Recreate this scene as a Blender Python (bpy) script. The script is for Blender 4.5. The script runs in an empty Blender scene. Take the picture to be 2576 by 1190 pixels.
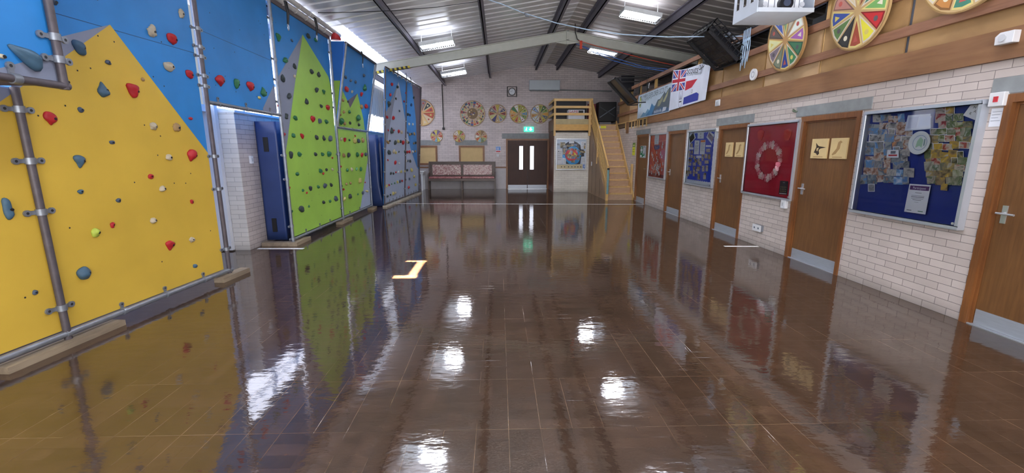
import bpy, bmesh, math, random
from mathutils import Vector, Matrix
random.seed(7)
S = bpy.context.scene
COL = S.collection
# ------------------------------------------------------------------ camera
F = 1086.0; PITCH = -0.1968; YAW = 0.0297; H = 1.62; CX = 1288.0; CY = 595.0
cam_d = bpy.data.cameras.new('camera'); cam = bpy.data.objects.new('camera', cam_d); COL.objects.link(cam)
cam_d.sensor_fit = 'HORIZONTAL'; cam_d.sensor_width = 36.0; cam_d.lens = 36.0 * F / 2576.0
cam_d.clip_start = 0.05; cam_d.clip_end = 200
cam.location = (0, 0, H); cam.rotation_euler = (math.pi/2 + PITCH, 0, -YAW)
S.camera = cam
cp, sp = math.cos(PITCH), math.sin(PITCH); cy_, sy_ = math.cos(YAW), math.sin(YAW)
def ray(px, py):
    u = (px-CX)/F; v = -(py-CY)/F
    y = cp - v*sp; z = sp + v*cp; x = u
    return Vector((cy_*x+sy_*y, -sy_*x+cy_*y, z))
EYE = Vector((0, 0, H))
# ------------------------------------------------------------------ frames (a surface: origin, right, up, out)
class Fr:
    def __init__(s, o, u, v):
        s.o = Vector(o); s.u = Vector(u).normalized(); s.v = Vector(v).normalized()
        s.n = s.u.cross(s.v).normalized(); s.v = s.n.cross(s.u).normalized()
    def w(s, a, b, c=0.0): return s.o + s.u*a + s.v*b + s.n*c
    def p(s, px, py, c=0.0):
        d = ray(px, py); o = s.o + s.n*c
        t = (o-EYE).dot(s.n)/d.dot(s.n); q = EYE + d*t - s.o
        return (q.dot(s.u), q.dot(s.v))
W0 = Fr((0,0,0), (1,0,0), (0,1,0))          # floor frame: a=x b=y c=z
XR = 4.46; YF = 18.67; XL = -4.6
RW = Fr((XR,0,0), (0,-1,0), (0,0,1))        # right wall: a=-y, b=z, c into the hall
FW = Fr((0,YF,0), (1,0,0), (0,0,1))         # far wall
def LW(x): return Fr((x,0,0), (0,1,0), (0,0,1))
# ------------------------------------------------------------------ materials
def lin(c): 
    c = c/255.0
    return c/12.92 if c <= 0.04045 else ((c+0.055)/1.055)**2.4
def L3(c, k=1.0): return (lin(c[0])*k, lin(c[1])*k, lin(c[2])*k, 1)
MC = {}
def new_mat(name):
    m = bpy.data.materials.new(name); m.use_nodes = True
    nt = m.node_tree; b = nt.nodes['Principled BSDF']
    return m, nt, b
def N(nt, t, **k):
    n = nt.nodes.new(t)
    for a, v in k.items():
        if a in n.inputs.keys(): n.inputs[a].default_value = v
        else: setattr(n, a, v)
    return n
def pm(name, c, rough=0.5, metal=0.0, var=0.12, scale=6.0, bump=0.0, spec=0.5, stretch=(1,1,1), c2=None, emis=0.0, alpha=1.0, coat=0.0):
    if name in MC: return MC[name]
    m, nt, b = new_mat(name); MC[name] = m
    tc = N(nt, 'ShaderNodeTexCoord'); mp = N(nt, 'ShaderNodeMapping'); mp.inputs['Scale'].default_value = stretch
    no = N(nt, 'ShaderNodeTexNoise', Scale=scale, Detail=5.0)
    nt.links.new(tc.outputs['Object'], mp.inputs[0]); nt.links.new(mp.outputs[0], no.inputs['Vector'])
    cr = N(nt, 'ShaderNodeValToRGB')
    a = L3(c, 1-var); z = L3(c2, 1.0) if c2 else L3(c, 1+var)
    cr.color_ramp.elements[0].position = 0.3; cr.color_ramp.elements[1].position = 0.7
    cr.color_ramp.elements[0].color = a; cr.color_ramp.elements[1].color = z
    nt.links.new(no.outputs[0], cr.inputs[0]); nt.links.new(cr.outputs[0], b.inputs['Base Color'])
    b.inputs['Roughness'].default_value = rough; b.inputs['Metallic'].default_value = metal
    b.inputs['Specular IOR Level'].default_value = spec
    if coat: b.inputs['Coat Weight'].default_value = coat; b.inputs['Coat Roughness'].default_value = 0.1
    if bump:
        bp = N(nt, 'ShaderNodeBump', Strength=bump, Distance=0.01); nt.links.new(no.outputs[0], bp.inputs['Height']); nt.links.new(bp.outputs[0], b.inputs['Normal'])
    if emis:
        nt.links.new(cr.outputs[0], b.inputs['Emission Color']); b.inputs['Emission Strength'].default_value = emis
    return m
def brick_mat(name, axis, c1, c2, mort, bw=0.25, bh=0.075):
    m, nt, b = new_mat(name)
    tc = N(nt, 'ShaderNodeTexCoord'); sx = N(nt, 'ShaderNodeSeparateXYZ'); cb = N(nt, 'ShaderNodeCombineXYZ')
    nt.links.new(tc.outputs['Object'], sx.inputs[0])
    nt.links.new(sx.outputs[axis], cb.inputs[0]); nt.links.new(sx.outputs[2], cb.inputs[1])
    br = N(nt, 'ShaderNodeTexBrick', Scale=1.0)
    br.inputs['Color1'].default_value = L3(c1); br.inputs['Color2'].default_value = L3(c2); br.inputs['Mortar'].default_value = L3(mort)
    br.inputs['Mortar Size'].default_value = 0.003; br.inputs['Mortar Smooth'].default_value = 0.3
    br.inputs['Bias'].default_value = -0.2
    br.inputs['Brick Width'].default_value = bw; br.inputs['Row Height'].default_value = bh
    nt.links.new(cb.outputs[0], br.inputs['Vector'])
    no = N(nt, 'ShaderNodeTexNoise', Scale=1.2, Detail=6.0); nt.links.new(tc.outputs['Object'], no.inputs['Vector'])
    no2 = N(nt, 'ShaderNodeTexNoise', Scale=60.0, Detail=3.0); nt.links.new(tc.outputs['Object'], no2.inputs['Vector'])
    # grime near the floor
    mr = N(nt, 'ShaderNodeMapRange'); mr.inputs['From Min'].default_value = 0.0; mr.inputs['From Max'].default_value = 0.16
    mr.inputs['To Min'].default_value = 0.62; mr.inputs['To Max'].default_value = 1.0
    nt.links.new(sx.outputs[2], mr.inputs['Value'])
    mr2 = N(nt, 'ShaderNodeMapRange'); mr2.inputs['From Min'].default_value = 0.3; mr2.inputs['From Max'].default_value = 0.7
    mr2.inputs['To Min'].default_value = 0.9; mr2.inputs['To Max'].default_value = 1.08
    nt.links.new(no.outputs[0], mr2.inputs['Value'])
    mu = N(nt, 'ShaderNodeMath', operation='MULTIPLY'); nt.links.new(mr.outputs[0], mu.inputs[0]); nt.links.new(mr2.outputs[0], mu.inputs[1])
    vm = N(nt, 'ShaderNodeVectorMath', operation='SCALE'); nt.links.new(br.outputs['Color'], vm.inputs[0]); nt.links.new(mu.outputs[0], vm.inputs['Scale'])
    nt.links.new(vm.outputs[0], b.inputs['Base Color'])
    b.inputs['Roughness'].default_value = 0.65
    ad = N(nt, 'ShaderNodeMath', operation='MULTIPLY_ADD'); ad.inputs[1].default_value = -1.0
    ml = N(nt, 'ShaderNodeMath', operation='MULTIPLY'); ml.inputs[1].default_value = 0.25; nt.links.new(no2.outputs[0], ml.inputs[0])
    nt.links.new(br.outputs['Fac'], ad.inputs[0]); nt.links.new(ml.outputs[0], ad.inputs[2])
    bp = N(nt, 'ShaderNodeBump', Strength=0.6, Distance=0.006); nt.links.new(ad.outputs[0], bp.inputs['Height']); nt.links.new(bp.outputs[0], b.inputs['Normal'])
    return m
BR_Y = brick_mat('painted brick side wall', 1, (206,194,188), (190,178,172), (130,121,118))
BR_X = brick_mat('painted brick end wall', 0, (214,203,203), (198,187,188), (140,131,133))
BR_XE = brick_mat('painted brick enclosure', 0, (222,216,206), (210,203,194), (168,160,152))
def wood(name, c, c2, rough=0.45, stretch=(14,14,0.9), scale=3.0, coat=0.0, bump=0.1):
    if name in MC: return MC[name]
    m, nt, b = new_mat(name); MC[name] = m
    tc = N(nt, 'ShaderNodeTexCoord'); mp = N(nt, 'ShaderNodeMapping'); mp.inputs['Scale'].default_value = stretch
    no = N(nt, 'ShaderNodeTexNoise', Scale=scale, Detail=8.0, Distortion=0.6)
    no2 = N(nt, 'ShaderNodeTexNoise', Scale=1.6, Detail=3.0)
    nt.links.new(tc.outputs['Object'], mp.inputs[0]); nt.links.new(mp.outputs[0], no.inputs['Vector']); nt.links.new(tc.outputs['Object'], no2.inputs['Vector'])
    mx = N(nt, 'ShaderNodeMath', operation='MULTIPLY_ADD'); mx.inputs[1].default_value = 0.5
    h2 = N(nt, 'ShaderNodeMath', operation='MULTIPLY'); h2.inputs[1].default_value = 0.5
    nt.links.new(no2.outputs[0], h2.inputs[0]); nt.links.new(no.outputs[0], mx.inputs[0]); nt.links.new(h2.outputs[0], mx.inputs[2])
    cr = N(nt, 'ShaderNodeValToRGB'); cr.color_ramp.elements[0].position = 0.36; cr.color_ramp.elements[1].position = 0.64
    cr.color_ramp.elements[0].color = L3(c); cr.color_ramp.elements[1].color = L3(c2)
    nt.links.new(mx.outputs[0], cr.inputs[0]); nt.links.new(cr.outputs[0], b.inputs['Base Color'])
    b.inputs['Roughness'].default_value = rough
    if coat: b.inputs['Coat Weight'].default_value = coat
    if bump:
        bp = N(nt, 'ShaderNodeBump', Strength=bump, Distance=0.004); nt.links.new(no.outputs[0], bp.inputs['Height']); nt.links.new(bp.outputs[0], b.inputs['Normal'])
    return m
DOOR = wood('brown veneer door', (100,67,38), (126,87,50), 0.42)
FRAME = wood('brown door frame', (102,63,34), (140,89,48), 0.4)
RAILW = wood('red brown timber rail', (118,80,60), (148,106,80), 0.55, stretch=(12,1,12))
BEAMW = wood('brown timber beam', (124,86,56), (150,108,72), 0.5, stretch=(10,0.6,6))
PLY = wood('tan plywood sheet', (148,114,74), (172,136,92), 0.6, stretch=(3,1,2))
PLYL = wood('pale plywood sheet', (174,142,104), (192,160,122), 0.6, stretch=(3,1,2))
PINE = wood('pine timber', (196,158,98), (220,184,124), 0.5, stretch=(8,8,1))
PINEH = wood('yellow pine rails', (202,160,96), (226,188,122), 0.45, stretch=(1.2,10,10))
STAIRW = wood('stair riser plywood', (176,146,122), (198,166,138), 0.6, stretch=(2,6,6))
DKDOOR = wood('dark brown hall door', (58,34,27), (74,45,34), 0.55)
PANELW = wood('understairs panel wood', (134,108,84), (156,126,98), 0.5)
DKPANEL = wood('dark stair side boards', (84,50,38), (108,66,48), 0.45)
BLOCK = wood('weathered timber block', (118,104,88), (156,140,118), 0.8, stretch=(6,1,6))
BLOCKW = wood('pale timber bearer', (170,162,148), (200,192,178), 0.8, stretch=(6,1,6))
PEW = wood('dark pew wood', (70,58,54), (96,80,74), 0.4, stretch=(1,8,8))
TANB = pm('tan board', (206,178,128), 0.7, var=0.05)
BORDER = wood('brown board frame', (112,72,44), (138,92,58), 0.4)
LINT = pm('grey concrete lintel', (142,146,148), 0.8, var=0.12, scale=9, bump=0.1)
ALU = pm('aluminium frame', (196,202,212), 0.3, 0.55, var=0.04)
KICK = pm('brushed aluminium kick plate', (168,174,184), 0.4, 0.3, var=0.06, stretch=(1,1,12))
WHITEP = pm('white plastic', (226,228,232), 0.4, var=0.03)
CHROME = pm('polished lever metal', (214,216,222), 0.2, 0.7, var=0.03)
GALV = pm('galvanised steel tube', (142,148,158), 0.38, 0.55, var=0.16, scale=14)
GALVD = pm('weathered steel tube', (92,86,92), 0.5, 0.3, var=0.16, scale=14)
BLUE = pm('blue painted plywood', (44,134,210), 0.5, var=0.13, scale=1.4)
BLUED = pm('deep blue painted plywood', (28,98,180), 0.5, var=0.1, scale=1.4)  # darker copy of the blue for side faces, shade in the colour
YEL = pm('yellow painted plywood', (212,176,66), 0.5, var=0.08, scale=1.6)
LIME = pm('lime green painted plywood', (160,204,84), 0.5, var=0.08, scale=1.6)
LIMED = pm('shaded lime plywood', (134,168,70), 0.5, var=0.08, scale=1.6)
GREY = pm('mid grey painted plywood', (134,142,164), 0.5, var=0.06, scale=1.6)
GREYL = pm('light grey painted plywood', (172,186,212), 0.5, var=0.05, scale=1.6)
GREYP = pm('purple grey painted plywood', (104,96,112), 0.5, var=0.06, scale=1.6)
BLK = pm('black', (22,22,26), 0.5, var=0.2)
BLKG = pm('glossy black plastic', (26,27,32), 0.25, var=0.1)
DARK = pm('dark recess', (34,32,36), 0.8, var=0.2)
STEELD = pm('dark grey painted purlin', (112,108,120), 0.5, 0.1, var=0.08)
RAFT = pm('cream grey painted rafter', (190,192,184), 0.45, var=0.05)
MATB = pm('navy vinyl mat', (46,64,112), 0.38, var=0.14, scale=3, bump=0.2)
BOARDBLUE = pm('royal blue felt', (22,44,132), 0.7, var=0.08)
BOARDBLUE2 = pm('bright blue backing paper', (44,76,206), 0.6, var=0.05)
BOARDRED = pm('crimson backing paper', (186,26,54), 0.55, var=0.08)
POSTRED = pm('orange red poster', (206,74,62), 0.5, var=0.1, scale=3, c2=(224,96,84))
WHITE = pm('white paper', (232,236,244), 0.6, var=0.02)
CREAM = pm('cream paper', (226,214,180), 0.6, var=0.03)
def flat(c, rough=0.55): 
    return pm('paint %d %d %d' % tuple(c), c, rough, var=0.05)
def emis_mat(name, c, s):
    if name in MC: return MC[name]
    m, nt, b = new_mat(name); MC[name] = m
    b.inputs['Base Color'].default_value = L3(c); b.inputs['Emission Color'].default_value = L3(c); b.inputs['Emission Strength'].default_value = s
    b.inputs['Roughness'].default_value = 0.4
    no = N(nt, 'ShaderNodeTexNoise', Scale=3.0); mr = N(nt, 'ShaderNodeMapRange'); mr.inputs['To Min'].default_value = s*0.85; mr.inputs['To Max'].default_value = s*1.1
    nt.links.new(no.outputs[0], mr.inputs['Value']); nt.links.new(mr.outputs[0], b.inputs['Emission Strength'])
    return m
LAMP = emis_mat('lit lamp diffuser', (240,244,255), 84.0)
UPL = emis_mat('open lamp top glow', (240,244,255), 8.0)
LAMPDIM = emis_mat('dimly lit lamp reflector', (226,236,250), 2.5)
DAY = emis_mat('daylit window glass', (240,240,246), 3.6)
DAYR = emis_mat('daylit roof sheet', (232,238,250), 0.8)
DAYDOOR = emis_mat('bright door glazing', (228,234,250), 1.6)
EXITG = emis_mat('lit exit sign green', (60,214,170), 1.3)
EXITW = emis_mat('lit exit sign white', (210,255,240), 1.8)
def glass_mat():
    m = bpy.data.materials.new('thin cover glazing'); m.use_nodes = True; nt = m.node_tree
    for n in list(nt.nodes): nt.nodes.remove(n)
    o = N(nt, 'ShaderNodeOutputMaterial'); t = N(nt, 'ShaderNodeBsdfTransparent'); g = N(nt, 'ShaderNodeBsdfGlossy'); g.inputs['Roughness'].default_value = 0.03
    fr = N(nt, 'ShaderNodeFresnel'); fr.inputs['IOR'].default_value = 1.45; mx = N(nt, 'ShaderNodeMixShader')
    no = N(nt, 'ShaderNodeTexNoise', Scale=2.0); bp = N(nt, 'ShaderNodeBump', Strength=0.05, Distance=0.02); nt.links.new(no.outputs[0], bp.inputs['Height']); nt.links.new(bp.outputs[0], g.inputs['Normal'])
    nt.links.new(fr.outputs[0], mx.inputs[0]); nt.links.new(t.outputs[0], mx.inputs[1]); nt.links.new(g.outputs[0], mx.inputs[2]); nt.links.new(mx.outputs[0], o.inputs[0])
    return m
GLASS = glass_mat()
def photo_mat(name, cols, sc=22.0):
    m, nt, b = new_mat(name)
    tc = N(nt, 'ShaderNodeTexCoord'); oi = N(nt, 'ShaderNodeObjectInfo'); 
    sc_ = N(nt, 'ShaderNodeVectorMath', operation='ADD'); ml = N(nt, 'ShaderNodeMath', operation='MULTIPLY'); ml.inputs[1].default_value = 50.0
    nt.links.new(oi.outputs['Random'], ml.inputs[0]); nt.links.new(tc.outputs['Object'], sc_.inputs[0]); nt.links.new(ml.outputs[0], sc_.inputs[1])
    no = N(nt, 'ShaderNodeTexNoise', Scale=sc, Detail=4.0, Distortion=1.0); nt.links.new(sc_.outputs[0], no.inputs['Vector'])
    cr = N(nt, 'ShaderNodeValToRGB'); cr.color_ramp.interpolation = 'LINEAR'
    els = cr.color_ramp.elements
    while len(els) < len(cols): els.new(0.5)
    for i, c in enumerate(cols):
        els[i].position = 0.28 + 0.44*i/(len(cols)-1); els[i].color = L3(c)
    nt.links.new(no.outputs[0], cr.inputs[0]); nt.links.new(cr.outputs[0], b.inputs['Base Color']); b.inputs['Roughness'].default_value = 0.25
    return m
PHA = photo_mat('snapshot print cool', [(38,44,58),(120,126,134),(160,162,168),(84,130,190),(196,190,184)], 9.0)
PHB = photo_mat('snapshot print woodland', [(40,44,36),(96,92,74),(130,126,116),(176,152,96),(188,186,182),(150,70,60)], 9.0)
PHL = [photo_mat('snapshot print sky', [(60,70,80),(150,150,150),(96,150,210),(214,224,236)], 7.0), photo_mat('snapshot print rocks', [(70,70,74),(150,150,152),(196,192,188),(110,120,130)], 12.0), PHA,
       photo_mat('snapshot print people', [(40,40,48),(170,130,110),(206,200,196),(90,110,150)], 14.0), photo_mat('snapshot print grey water', [(120,130,136),(170,176,180),(90,110,130),(214,150,100)], 6.0)]
PHR = [photo_mat('snapshot print grass', [(60,76,50),(120,130,90),(190,190,176),(90,84,70)], 9.0), photo_mat('snapshot print camp', [(60,54,50),(150,130,100),(206,170,70),(190,190,196)], 10.0), PHB,
       photo_mat('snapshot print red shirts', [(60,60,64),(170,70,70),(200,190,180),(110,110,100)], 12.0), photo_mat('snapshot print tables', [(110,104,96),(176,170,160),(90,110,80),(206,206,206)], 11.0)]
PHC = photo_mat('cut-out figures print', [(60,70,90),(190,150,120),(228,220,214),(120,140,90),(210,90,80)], 40.0)
PEWF = photo_mat('patterned pew fabric', [(112,24,44),(214,196,190),(112,28,48),(220,204,196),(120,40,60)], 13.0)
PEWS = photo_mat('patterned seat fabric', [(140,62,68),(180,120,120),(118,46,56),(196,150,150)], 14.0)
# ------------------------------------------------------------------ mesh builder
def col_of(o, parent=None): pass
class MB:
    def __init__(s, fr=W0): s.fr = fr; s.v = []; s.f = []; s.m = []; s.mats = []; s.sm = []
    def mi(s, mat):
        if mat not in s.mats: s.mats.append(mat)
        return s.mats.index(mat)
    def add(s, vs, fs, mat, smooth=False):
        b = len(s.v); s.v += [Vector(q) for q in vs]; k = s.mi(mat)
        for f in fs: s.f.append([b+i for i in f]); s.m.append(k); s.sm.append(smooth)
    def box(s, a0, a1, b0, b1, c0, c1, mat, fr=None):
        fr = fr or s.fr
        vs = [fr.w(a, b, c) for c in (c0, c1) for b in (b0, b1) for a in (a0, a1)]
        s.add(vs, [(0,2,3,1),(4,5,7,6),(0,1,5,4),(2,6,7,3),(0,4,6,2),(1,3,7,5)], mat); return s
    def poly(s, pts, c, mat, fr=None, clip=None, th=0.0):
        fr = fr or s.fr
        if clip: pts = clip_poly(pts, clip)
        if len(pts) < 3: return s
        area = sum(pts[i][0]*pts[(i+1)%len(pts)][1]-pts[(i+1)%len(pts)][0]*pts[i][1] for i in range(len(pts)))
        if area < 0: pts = list(reversed(pts))
        n = len(pts)
        if th <= 0: s.add([fr.w(a, b, c) for a, b in pts], [tuple(range(n))], mat)
        else:
            vs = [fr.w(a, b, c+th) for a, b in pts] + [fr.w(a, b, c) for a, b in pts]
            s.add(vs, [tuple(range(n)), tuple(range(2*n-1, n-1, -1))] + [(i, n+i, n+(i+1)%n, (i+1)%n) for i in range(n)], mat)
        return s
    def disc(s, a, b, r, c, mat, n=24, th=0.0, r2=None, fr=None, a0=0.0):
        return s.poly([(a+r*math.cos(a0+2*math.pi*i/n), b+(r2 or r)*math.sin(a0+2*math.pi*i/n)) for i in range(n)], c, mat, fr, th=th)
    def ring(s, a, b, r, w, c, mat, n=32, fr=None, r2=None, th=0.0):
        fr = fr or s.fr; r2 = r2 or r; vs = []; fs = []
        for i in range(n):
            t = 2*math.pi*i/n; ct, st = math.cos(t), math.sin(t)
            vs += [fr.w(a+r*ct, b+r2*st, c+th), fr.w(a+(r-w)*ct, b+(r2-w)*st, c+th)]
        for i in range(n): j = (i+1) % n; fs.append((2*i+1, 2*i, 2*j, 2*j+1))
        s.add(vs, fs, mat); return s
    def tube(s, pts, r, mat, n=10, cap=True, r1=None):
        pts = [Vector(p) for p in pts]; k = len(pts); vs = []; up = None
        for i, p in enumerate(pts):
            t = (pts[min(i+1, k-1)]-pts[max(i-1, 0)]).normalized()
            if up is None: up = t.orthogonal().normalized()
            up = (up - t*up.dot(t)).normalized(); sd = t.cross(up)
            rr = r if r1 is None else r+(r1-r)*i/(k-1)
            for j in range(n):
                a = 2*math.pi*j/n; vs.append(p + (up*math.cos(a)+sd*math.sin(a))*rr)
        fs = [(i*n+j, i*n+(j+1)%n, (i+1)*n+(j+1)%n, (i+1)*n+j) for i in range(k-1) for j in range(n)]
        s.add(vs, fs, mat, True)
        if cap: s.add(vs[:n], [tuple(reversed(range(n)))], mat); s.add(vs[-n:], [tuple(range(n))], mat)
        return s
    def bar(s, p, q, w, h, mat, up=(0,0,1)):
        p, q = Vector(p), Vector(q); t = (q-p).normalized(); sd = t.cross(Vector(up))
        if sd.length < 1e-4: sd = t.orthogonal()
        sd.normalize(); u = sd.cross(t).normalized()
        vs = [e + sd*(a*w/2) + u*(b*h/2) for e in (p, q) for b in (-1, 1) for a in (-1, 1)]
        s.add(vs, [(0,2,3,1),(4,5,7,6),(0,1,5,4),(2,6,7,3),(0,4,6,2),(1,3,7,5)], mat); return s
    def text(s, body, a, b, size, c, mat, fr=None, align='CENTER', sx=1.0, rot=0.0, shear=0.0):
        fr = fr or s.fr; vs, fs = text_mesh(body, align); cr, sr = math.cos(rot), math.sin(rot)
        out = []
        for x, y in vs:
            x = x*size*sx + y*size*shear; y = y*size
            out.append(fr.w(a+x*cr-y*sr, b+x*sr+y*cr, c))
        s.add(out, fs, mat); return s
    def build(s, name, parent=None, bevel=0.0, recalc=True, smooth_angle=False):
        me = bpy.data.meshes.new(name)
        lo = Vector([min(v[i] for v in s.v) for i in range(3)]); hi = Vector([max(v[i] for v in s.v) for i in range(3)])
        org = Vector(((lo.x+hi.x)/2, (lo.y+hi.y)/2, lo.z))
        me.from_pydata([v-org for v in s.v], [], s.f)
        for m in s.mats: me.materials.append(m)
        for p, k, q in zip(me.polygons, s.m, s.sm): p.material_index = k; p.use_smooth = q
        if bevel:
            bm = bmesh.new(); bm.from_mesh(me)
            bmesh.ops.remove_doubles(bm, verts=bm.verts, dist=1e-5)
            es = [e for e in bm.edges if len(e.link_faces) == 2 and e.calc_face_angle(0) > 0.6]
            bmesh.ops.bevel(bm, geom=es, offset=bevel, segments=2, affect='EDGES', profile=0.5, clamp_overlap=True)
            bm.to_mesh(me); bm.free()
        me.update()
        o = bpy.data.objects.new(name, me); COL.objects.link(o)
        if parent is not None:
            o.parent = parent; o.location = org - WL[parent.name]
        else: o.location = org
        WL[o.name] = org
        return o
WL = {}
TX = {}
def text_mesh(body, align):
    if (body, align) in TX: return TX[(body, align)]
    cu = bpy.data.curves.new('t', 'FONT'); cu.body = body; cu.align_x = align; cu.align_y = 'CENTER'; cu.size = 1.0; cu.resolution_u = 3
    o = bpy.data.objects.new('t', cu); COL.objects.link(o); bpy.context.view_layer.update()
    me = bpy.data.meshes.new_from_object(o.evaluated_get(bpy.context.evaluated_depsgraph_get()))
    r = ([(v.co.x, v.co.y) for v in me.vertices], [tuple(p.vertices) for p in me.polygons])
    bpy.data.objects.remove(o); bpy.data.curves.remove(cu); bpy.data.meshes.remove(me)
    TX[(body, align)] = r; return r
def clip_poly(pts, R):
    a0, a1, b0, b1 = R
    for ax, lim, sg in ((0, a0, 1), (0, a1, -1), (1, b0, 1), (1, b1, -1)):
        out = []
        for i in range(len(pts)):
            p, q = pts[i], pts[(i+1) % len(pts)]
            ip = sg*(p[ax]-lim) >= 0; iq = sg*(q[ax]-lim) >= 0
            if ip: out.append(p)
            if ip != iq:
                t = (lim-p[ax])/(q[ax]-p[ax]); out.append((p[0]+(q[0]-p[0])*t, p[1]+(q[1]-p[1])*t))
        pts = out
        if not pts: break
    return pts
def empty(name, loc):
    o = bpy.data.objects.new(name, None); COL.objects.link(o); o.location = loc; o.empty_display_size = 0.1; WL[o.name] = Vector(loc); return o
def tag(o, label=None, cat=None, group=None, kind=None):
    if label: o['label'] = label
    if cat: o['category'] = cat
    if group: o['group'] = group
    if kind: o['kind'] = kind
    return o
def struct(o, label=None, cat=None): return tag(o, label, cat, kind='structure')
def pts_px(fr, L, c=0.0): return [fr.p(x, y, c) for x, y in L]
exec_parts = []
# ------------------------------------------------------------------ floor
def floor_mat():
    m, nt, b = new_mat('polished dark brown parquet tiles')
    tc = N(nt, 'ShaderNodeTexCoord'); sx = N(nt, 'ShaderNodeSeparateXYZ'); nt.links.new(tc.outputs['Object'], sx.inputs[0])
    mp = N(nt, 'ShaderNodeMapping'); mp.inputs['Location'].default_value = (0.138-0.046, 0.07, 0); mp.inputs['Scale'].default_value = (1,1,1)
    nt.links.new(tc.outputs['Object'], mp.inputs[0])
    def brick(w, h, rot, off=0.0, c1=(67,51,39), c2=(78,59,46), mo=(45,34,27), ms=0.0016):
        r = N(nt, 'ShaderNodeMapping'); r.inputs['Rotation'].default_value = (0,0,rot); nt.links.new(mp.outputs[0], r.inputs[0])
        t = N(nt, 'ShaderNodeTexBrick', Scale=1.0, offset=off); t.inputs['Brick Width'].default_value = w; t.inputs['Row Height'].default_value = h
        t.inputs['Color1'].default_value = L3(c1); t.inputs['Color2'].default_value = L3(c2); t.inputs['Mortar'].default_value = L3(mo)
        t.inputs['Mortar Size'].default_value = ms; t.inputs['Mortar Smooth'].default_value = 0.1; t.inputs['Bias'].default_value = 0.0
        nt.links.new(r.outputs[0], t.inputs['Vector']); return t
    A = brick(0.57, 0.095, 0.0, 0.37); B = brick(0.57, 0.095, math.pi/2, 0.37)
    ch = N(nt, 'ShaderNodeTexChecker', Scale=1/0.57); nt.links.new(mp.outputs[0], ch.inputs['Vector'])
    mx = N(nt, 'ShaderNodeMix', data_type='RGBA'); nt.links.new(ch.outputs['Fac'], mx.inputs[0]); nt.links.new(A.outputs['Color'], mx.inputs[6]); nt.links.new(B.outputs['Color'], mx.inputs[7])
    # long pale seams between tile rows
    T = brick(40.0, 0.19, math.pi/2, 0.0, (0,0,0), (0,0,0), (255,255,255), 0.0014); T.inputs['Color1'].default_value = (0,0,0,1); T.inputs['Color2'].default_value = (0,0,0,1)
    T2 = brick(0.57, 0.57, 0.0, 0.0, (0,0,0), (0,0,0), (255,255,255), 0.0016); T2.inputs['Color1'].default_value = (0,0,0,1); T2.inputs['Color2'].default_value = (0,0,0,1)
    no = N(nt, 'ShaderNodeTexNoise', Scale=1.3, Detail=4.0); nt.links.new(tc.outputs['Object'], no.inputs['Vector'])
    thr = N(nt, 'ShaderNodeMapRange'); thr.inputs['From Min'].default_value = 0.42; thr.inputs['From Max'].default_value = 0.62; nt.links.new(no.outputs[0], thr.inputs['Value'])
    sm = N(nt, 'ShaderNodeMath', operation='MAXIMUM'); nt.links.new(T.outputs['Fac'], sm.inputs[0]); nt.links.new(T2.outputs['Fac'], sm.inputs[1])
    ss = N(nt, 'ShaderNodeMath', operation='MULTIPLY'); nt.links.new(sm.outputs[0], ss.inputs[0]); nt.links.new(thr.outputs[0], ss.inputs[1])
    s7 = N(nt, 'ShaderNodeMath', operation='MULTIPLY'); s7.inputs[1].default_value = 0.42; nt.links.new(ss.outputs[0], s7.inputs[0])
    mx2 = N(nt, 'ShaderNodeMix', data_type='RGBA'); mx2.inputs[7].default_value = L3((176,146,116)); nt.links.new(s7.outputs[0], mx2.inputs[0]); nt.links.new(mx.outputs[2], mx2.inputs[6])
    # wood grain mottling
    ng = N(nt, 'ShaderNodeTexNoise', Scale=9.0, Detail=7.0, Distortion=0.8); nt.links.new(tc.outputs['Object'], ng.inputs['Vector'])
    mg = N(nt, 'ShaderNodeMapRange'); mg.inputs['From Min'].default_value = 0.3; mg.inputs['From Max'].default_value = 0.75; mg.inputs['To Min'].default_value = 0.78; mg.inputs['To Max'].default_value = 1.25
    nt.links.new(ng.outputs[0], mg.inputs['Value'])
    vs = N(nt, 'ShaderNodeVectorMath', operation='SCALE'); nt.links.new(mx2.outputs[2], vs.inputs[0]); nt.links.new(mg.outputs[0], vs.inputs['Scale'])
    nt.links.new(vs.outputs[0], b.inputs['Base Color'])
    b.inputs['Roughness'].default_value = 0.06; b.inputs['IOR'].default_value = 2.0
    # worn patches: slightly rougher
    nw = N(nt, 'ShaderNodeTexNoise', Scale=0.55, Detail=5.0); nt.links.new(tc.outputs['Object'], nw.inputs['Vector'])
    mw = N(nt, 'ShaderNodeMapRange'); mw.inputs['From Min'].default_value = 0.5; mw.inputs['From Max'].default_value = 0.75; mw.inputs['To Min'].default_value = 0.05; mw.inputs['To Max'].default_value = 0.13
    nt.links.new(nw.outputs[0], mw.inputs['Value']); nt.links.new(mw.outputs[0], b.inputs['Roughness'])
    # ripples across the tiles
    r1 = N(nt, 'ShaderNodeMapping'); r1.inputs['Scale'].default_value = (4.0, 9.0, 1); nt.links.new(tc.outputs['Object'], r1.inputs[0])
    n1 = N(nt, 'ShaderNodeTexNoise', Scale=1.6, Detail=3.0); nt.links.new(r1.outputs[0], n1.inputs['Vector'])
    n2 = N(nt, 'ShaderNodeTexNoise', Scale=38.0, Detail=3.0); nt.links.new(tc.outputs['Object'], n2.inputs['Vector'])
    h = N(nt, 'ShaderNodeMath', operation='MULTIPLY_ADD'); h.inputs[1].default_value = 0.09; nt.links.new(n2.outputs[0], h.inputs[0]); nt.links.new(n1.outputs[0], h.inputs[2])
    jm = N(nt, 'ShaderNodeMath', operation='MULTIPLY_ADD'); jm.inputs[1].default_value = -0.12
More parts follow.
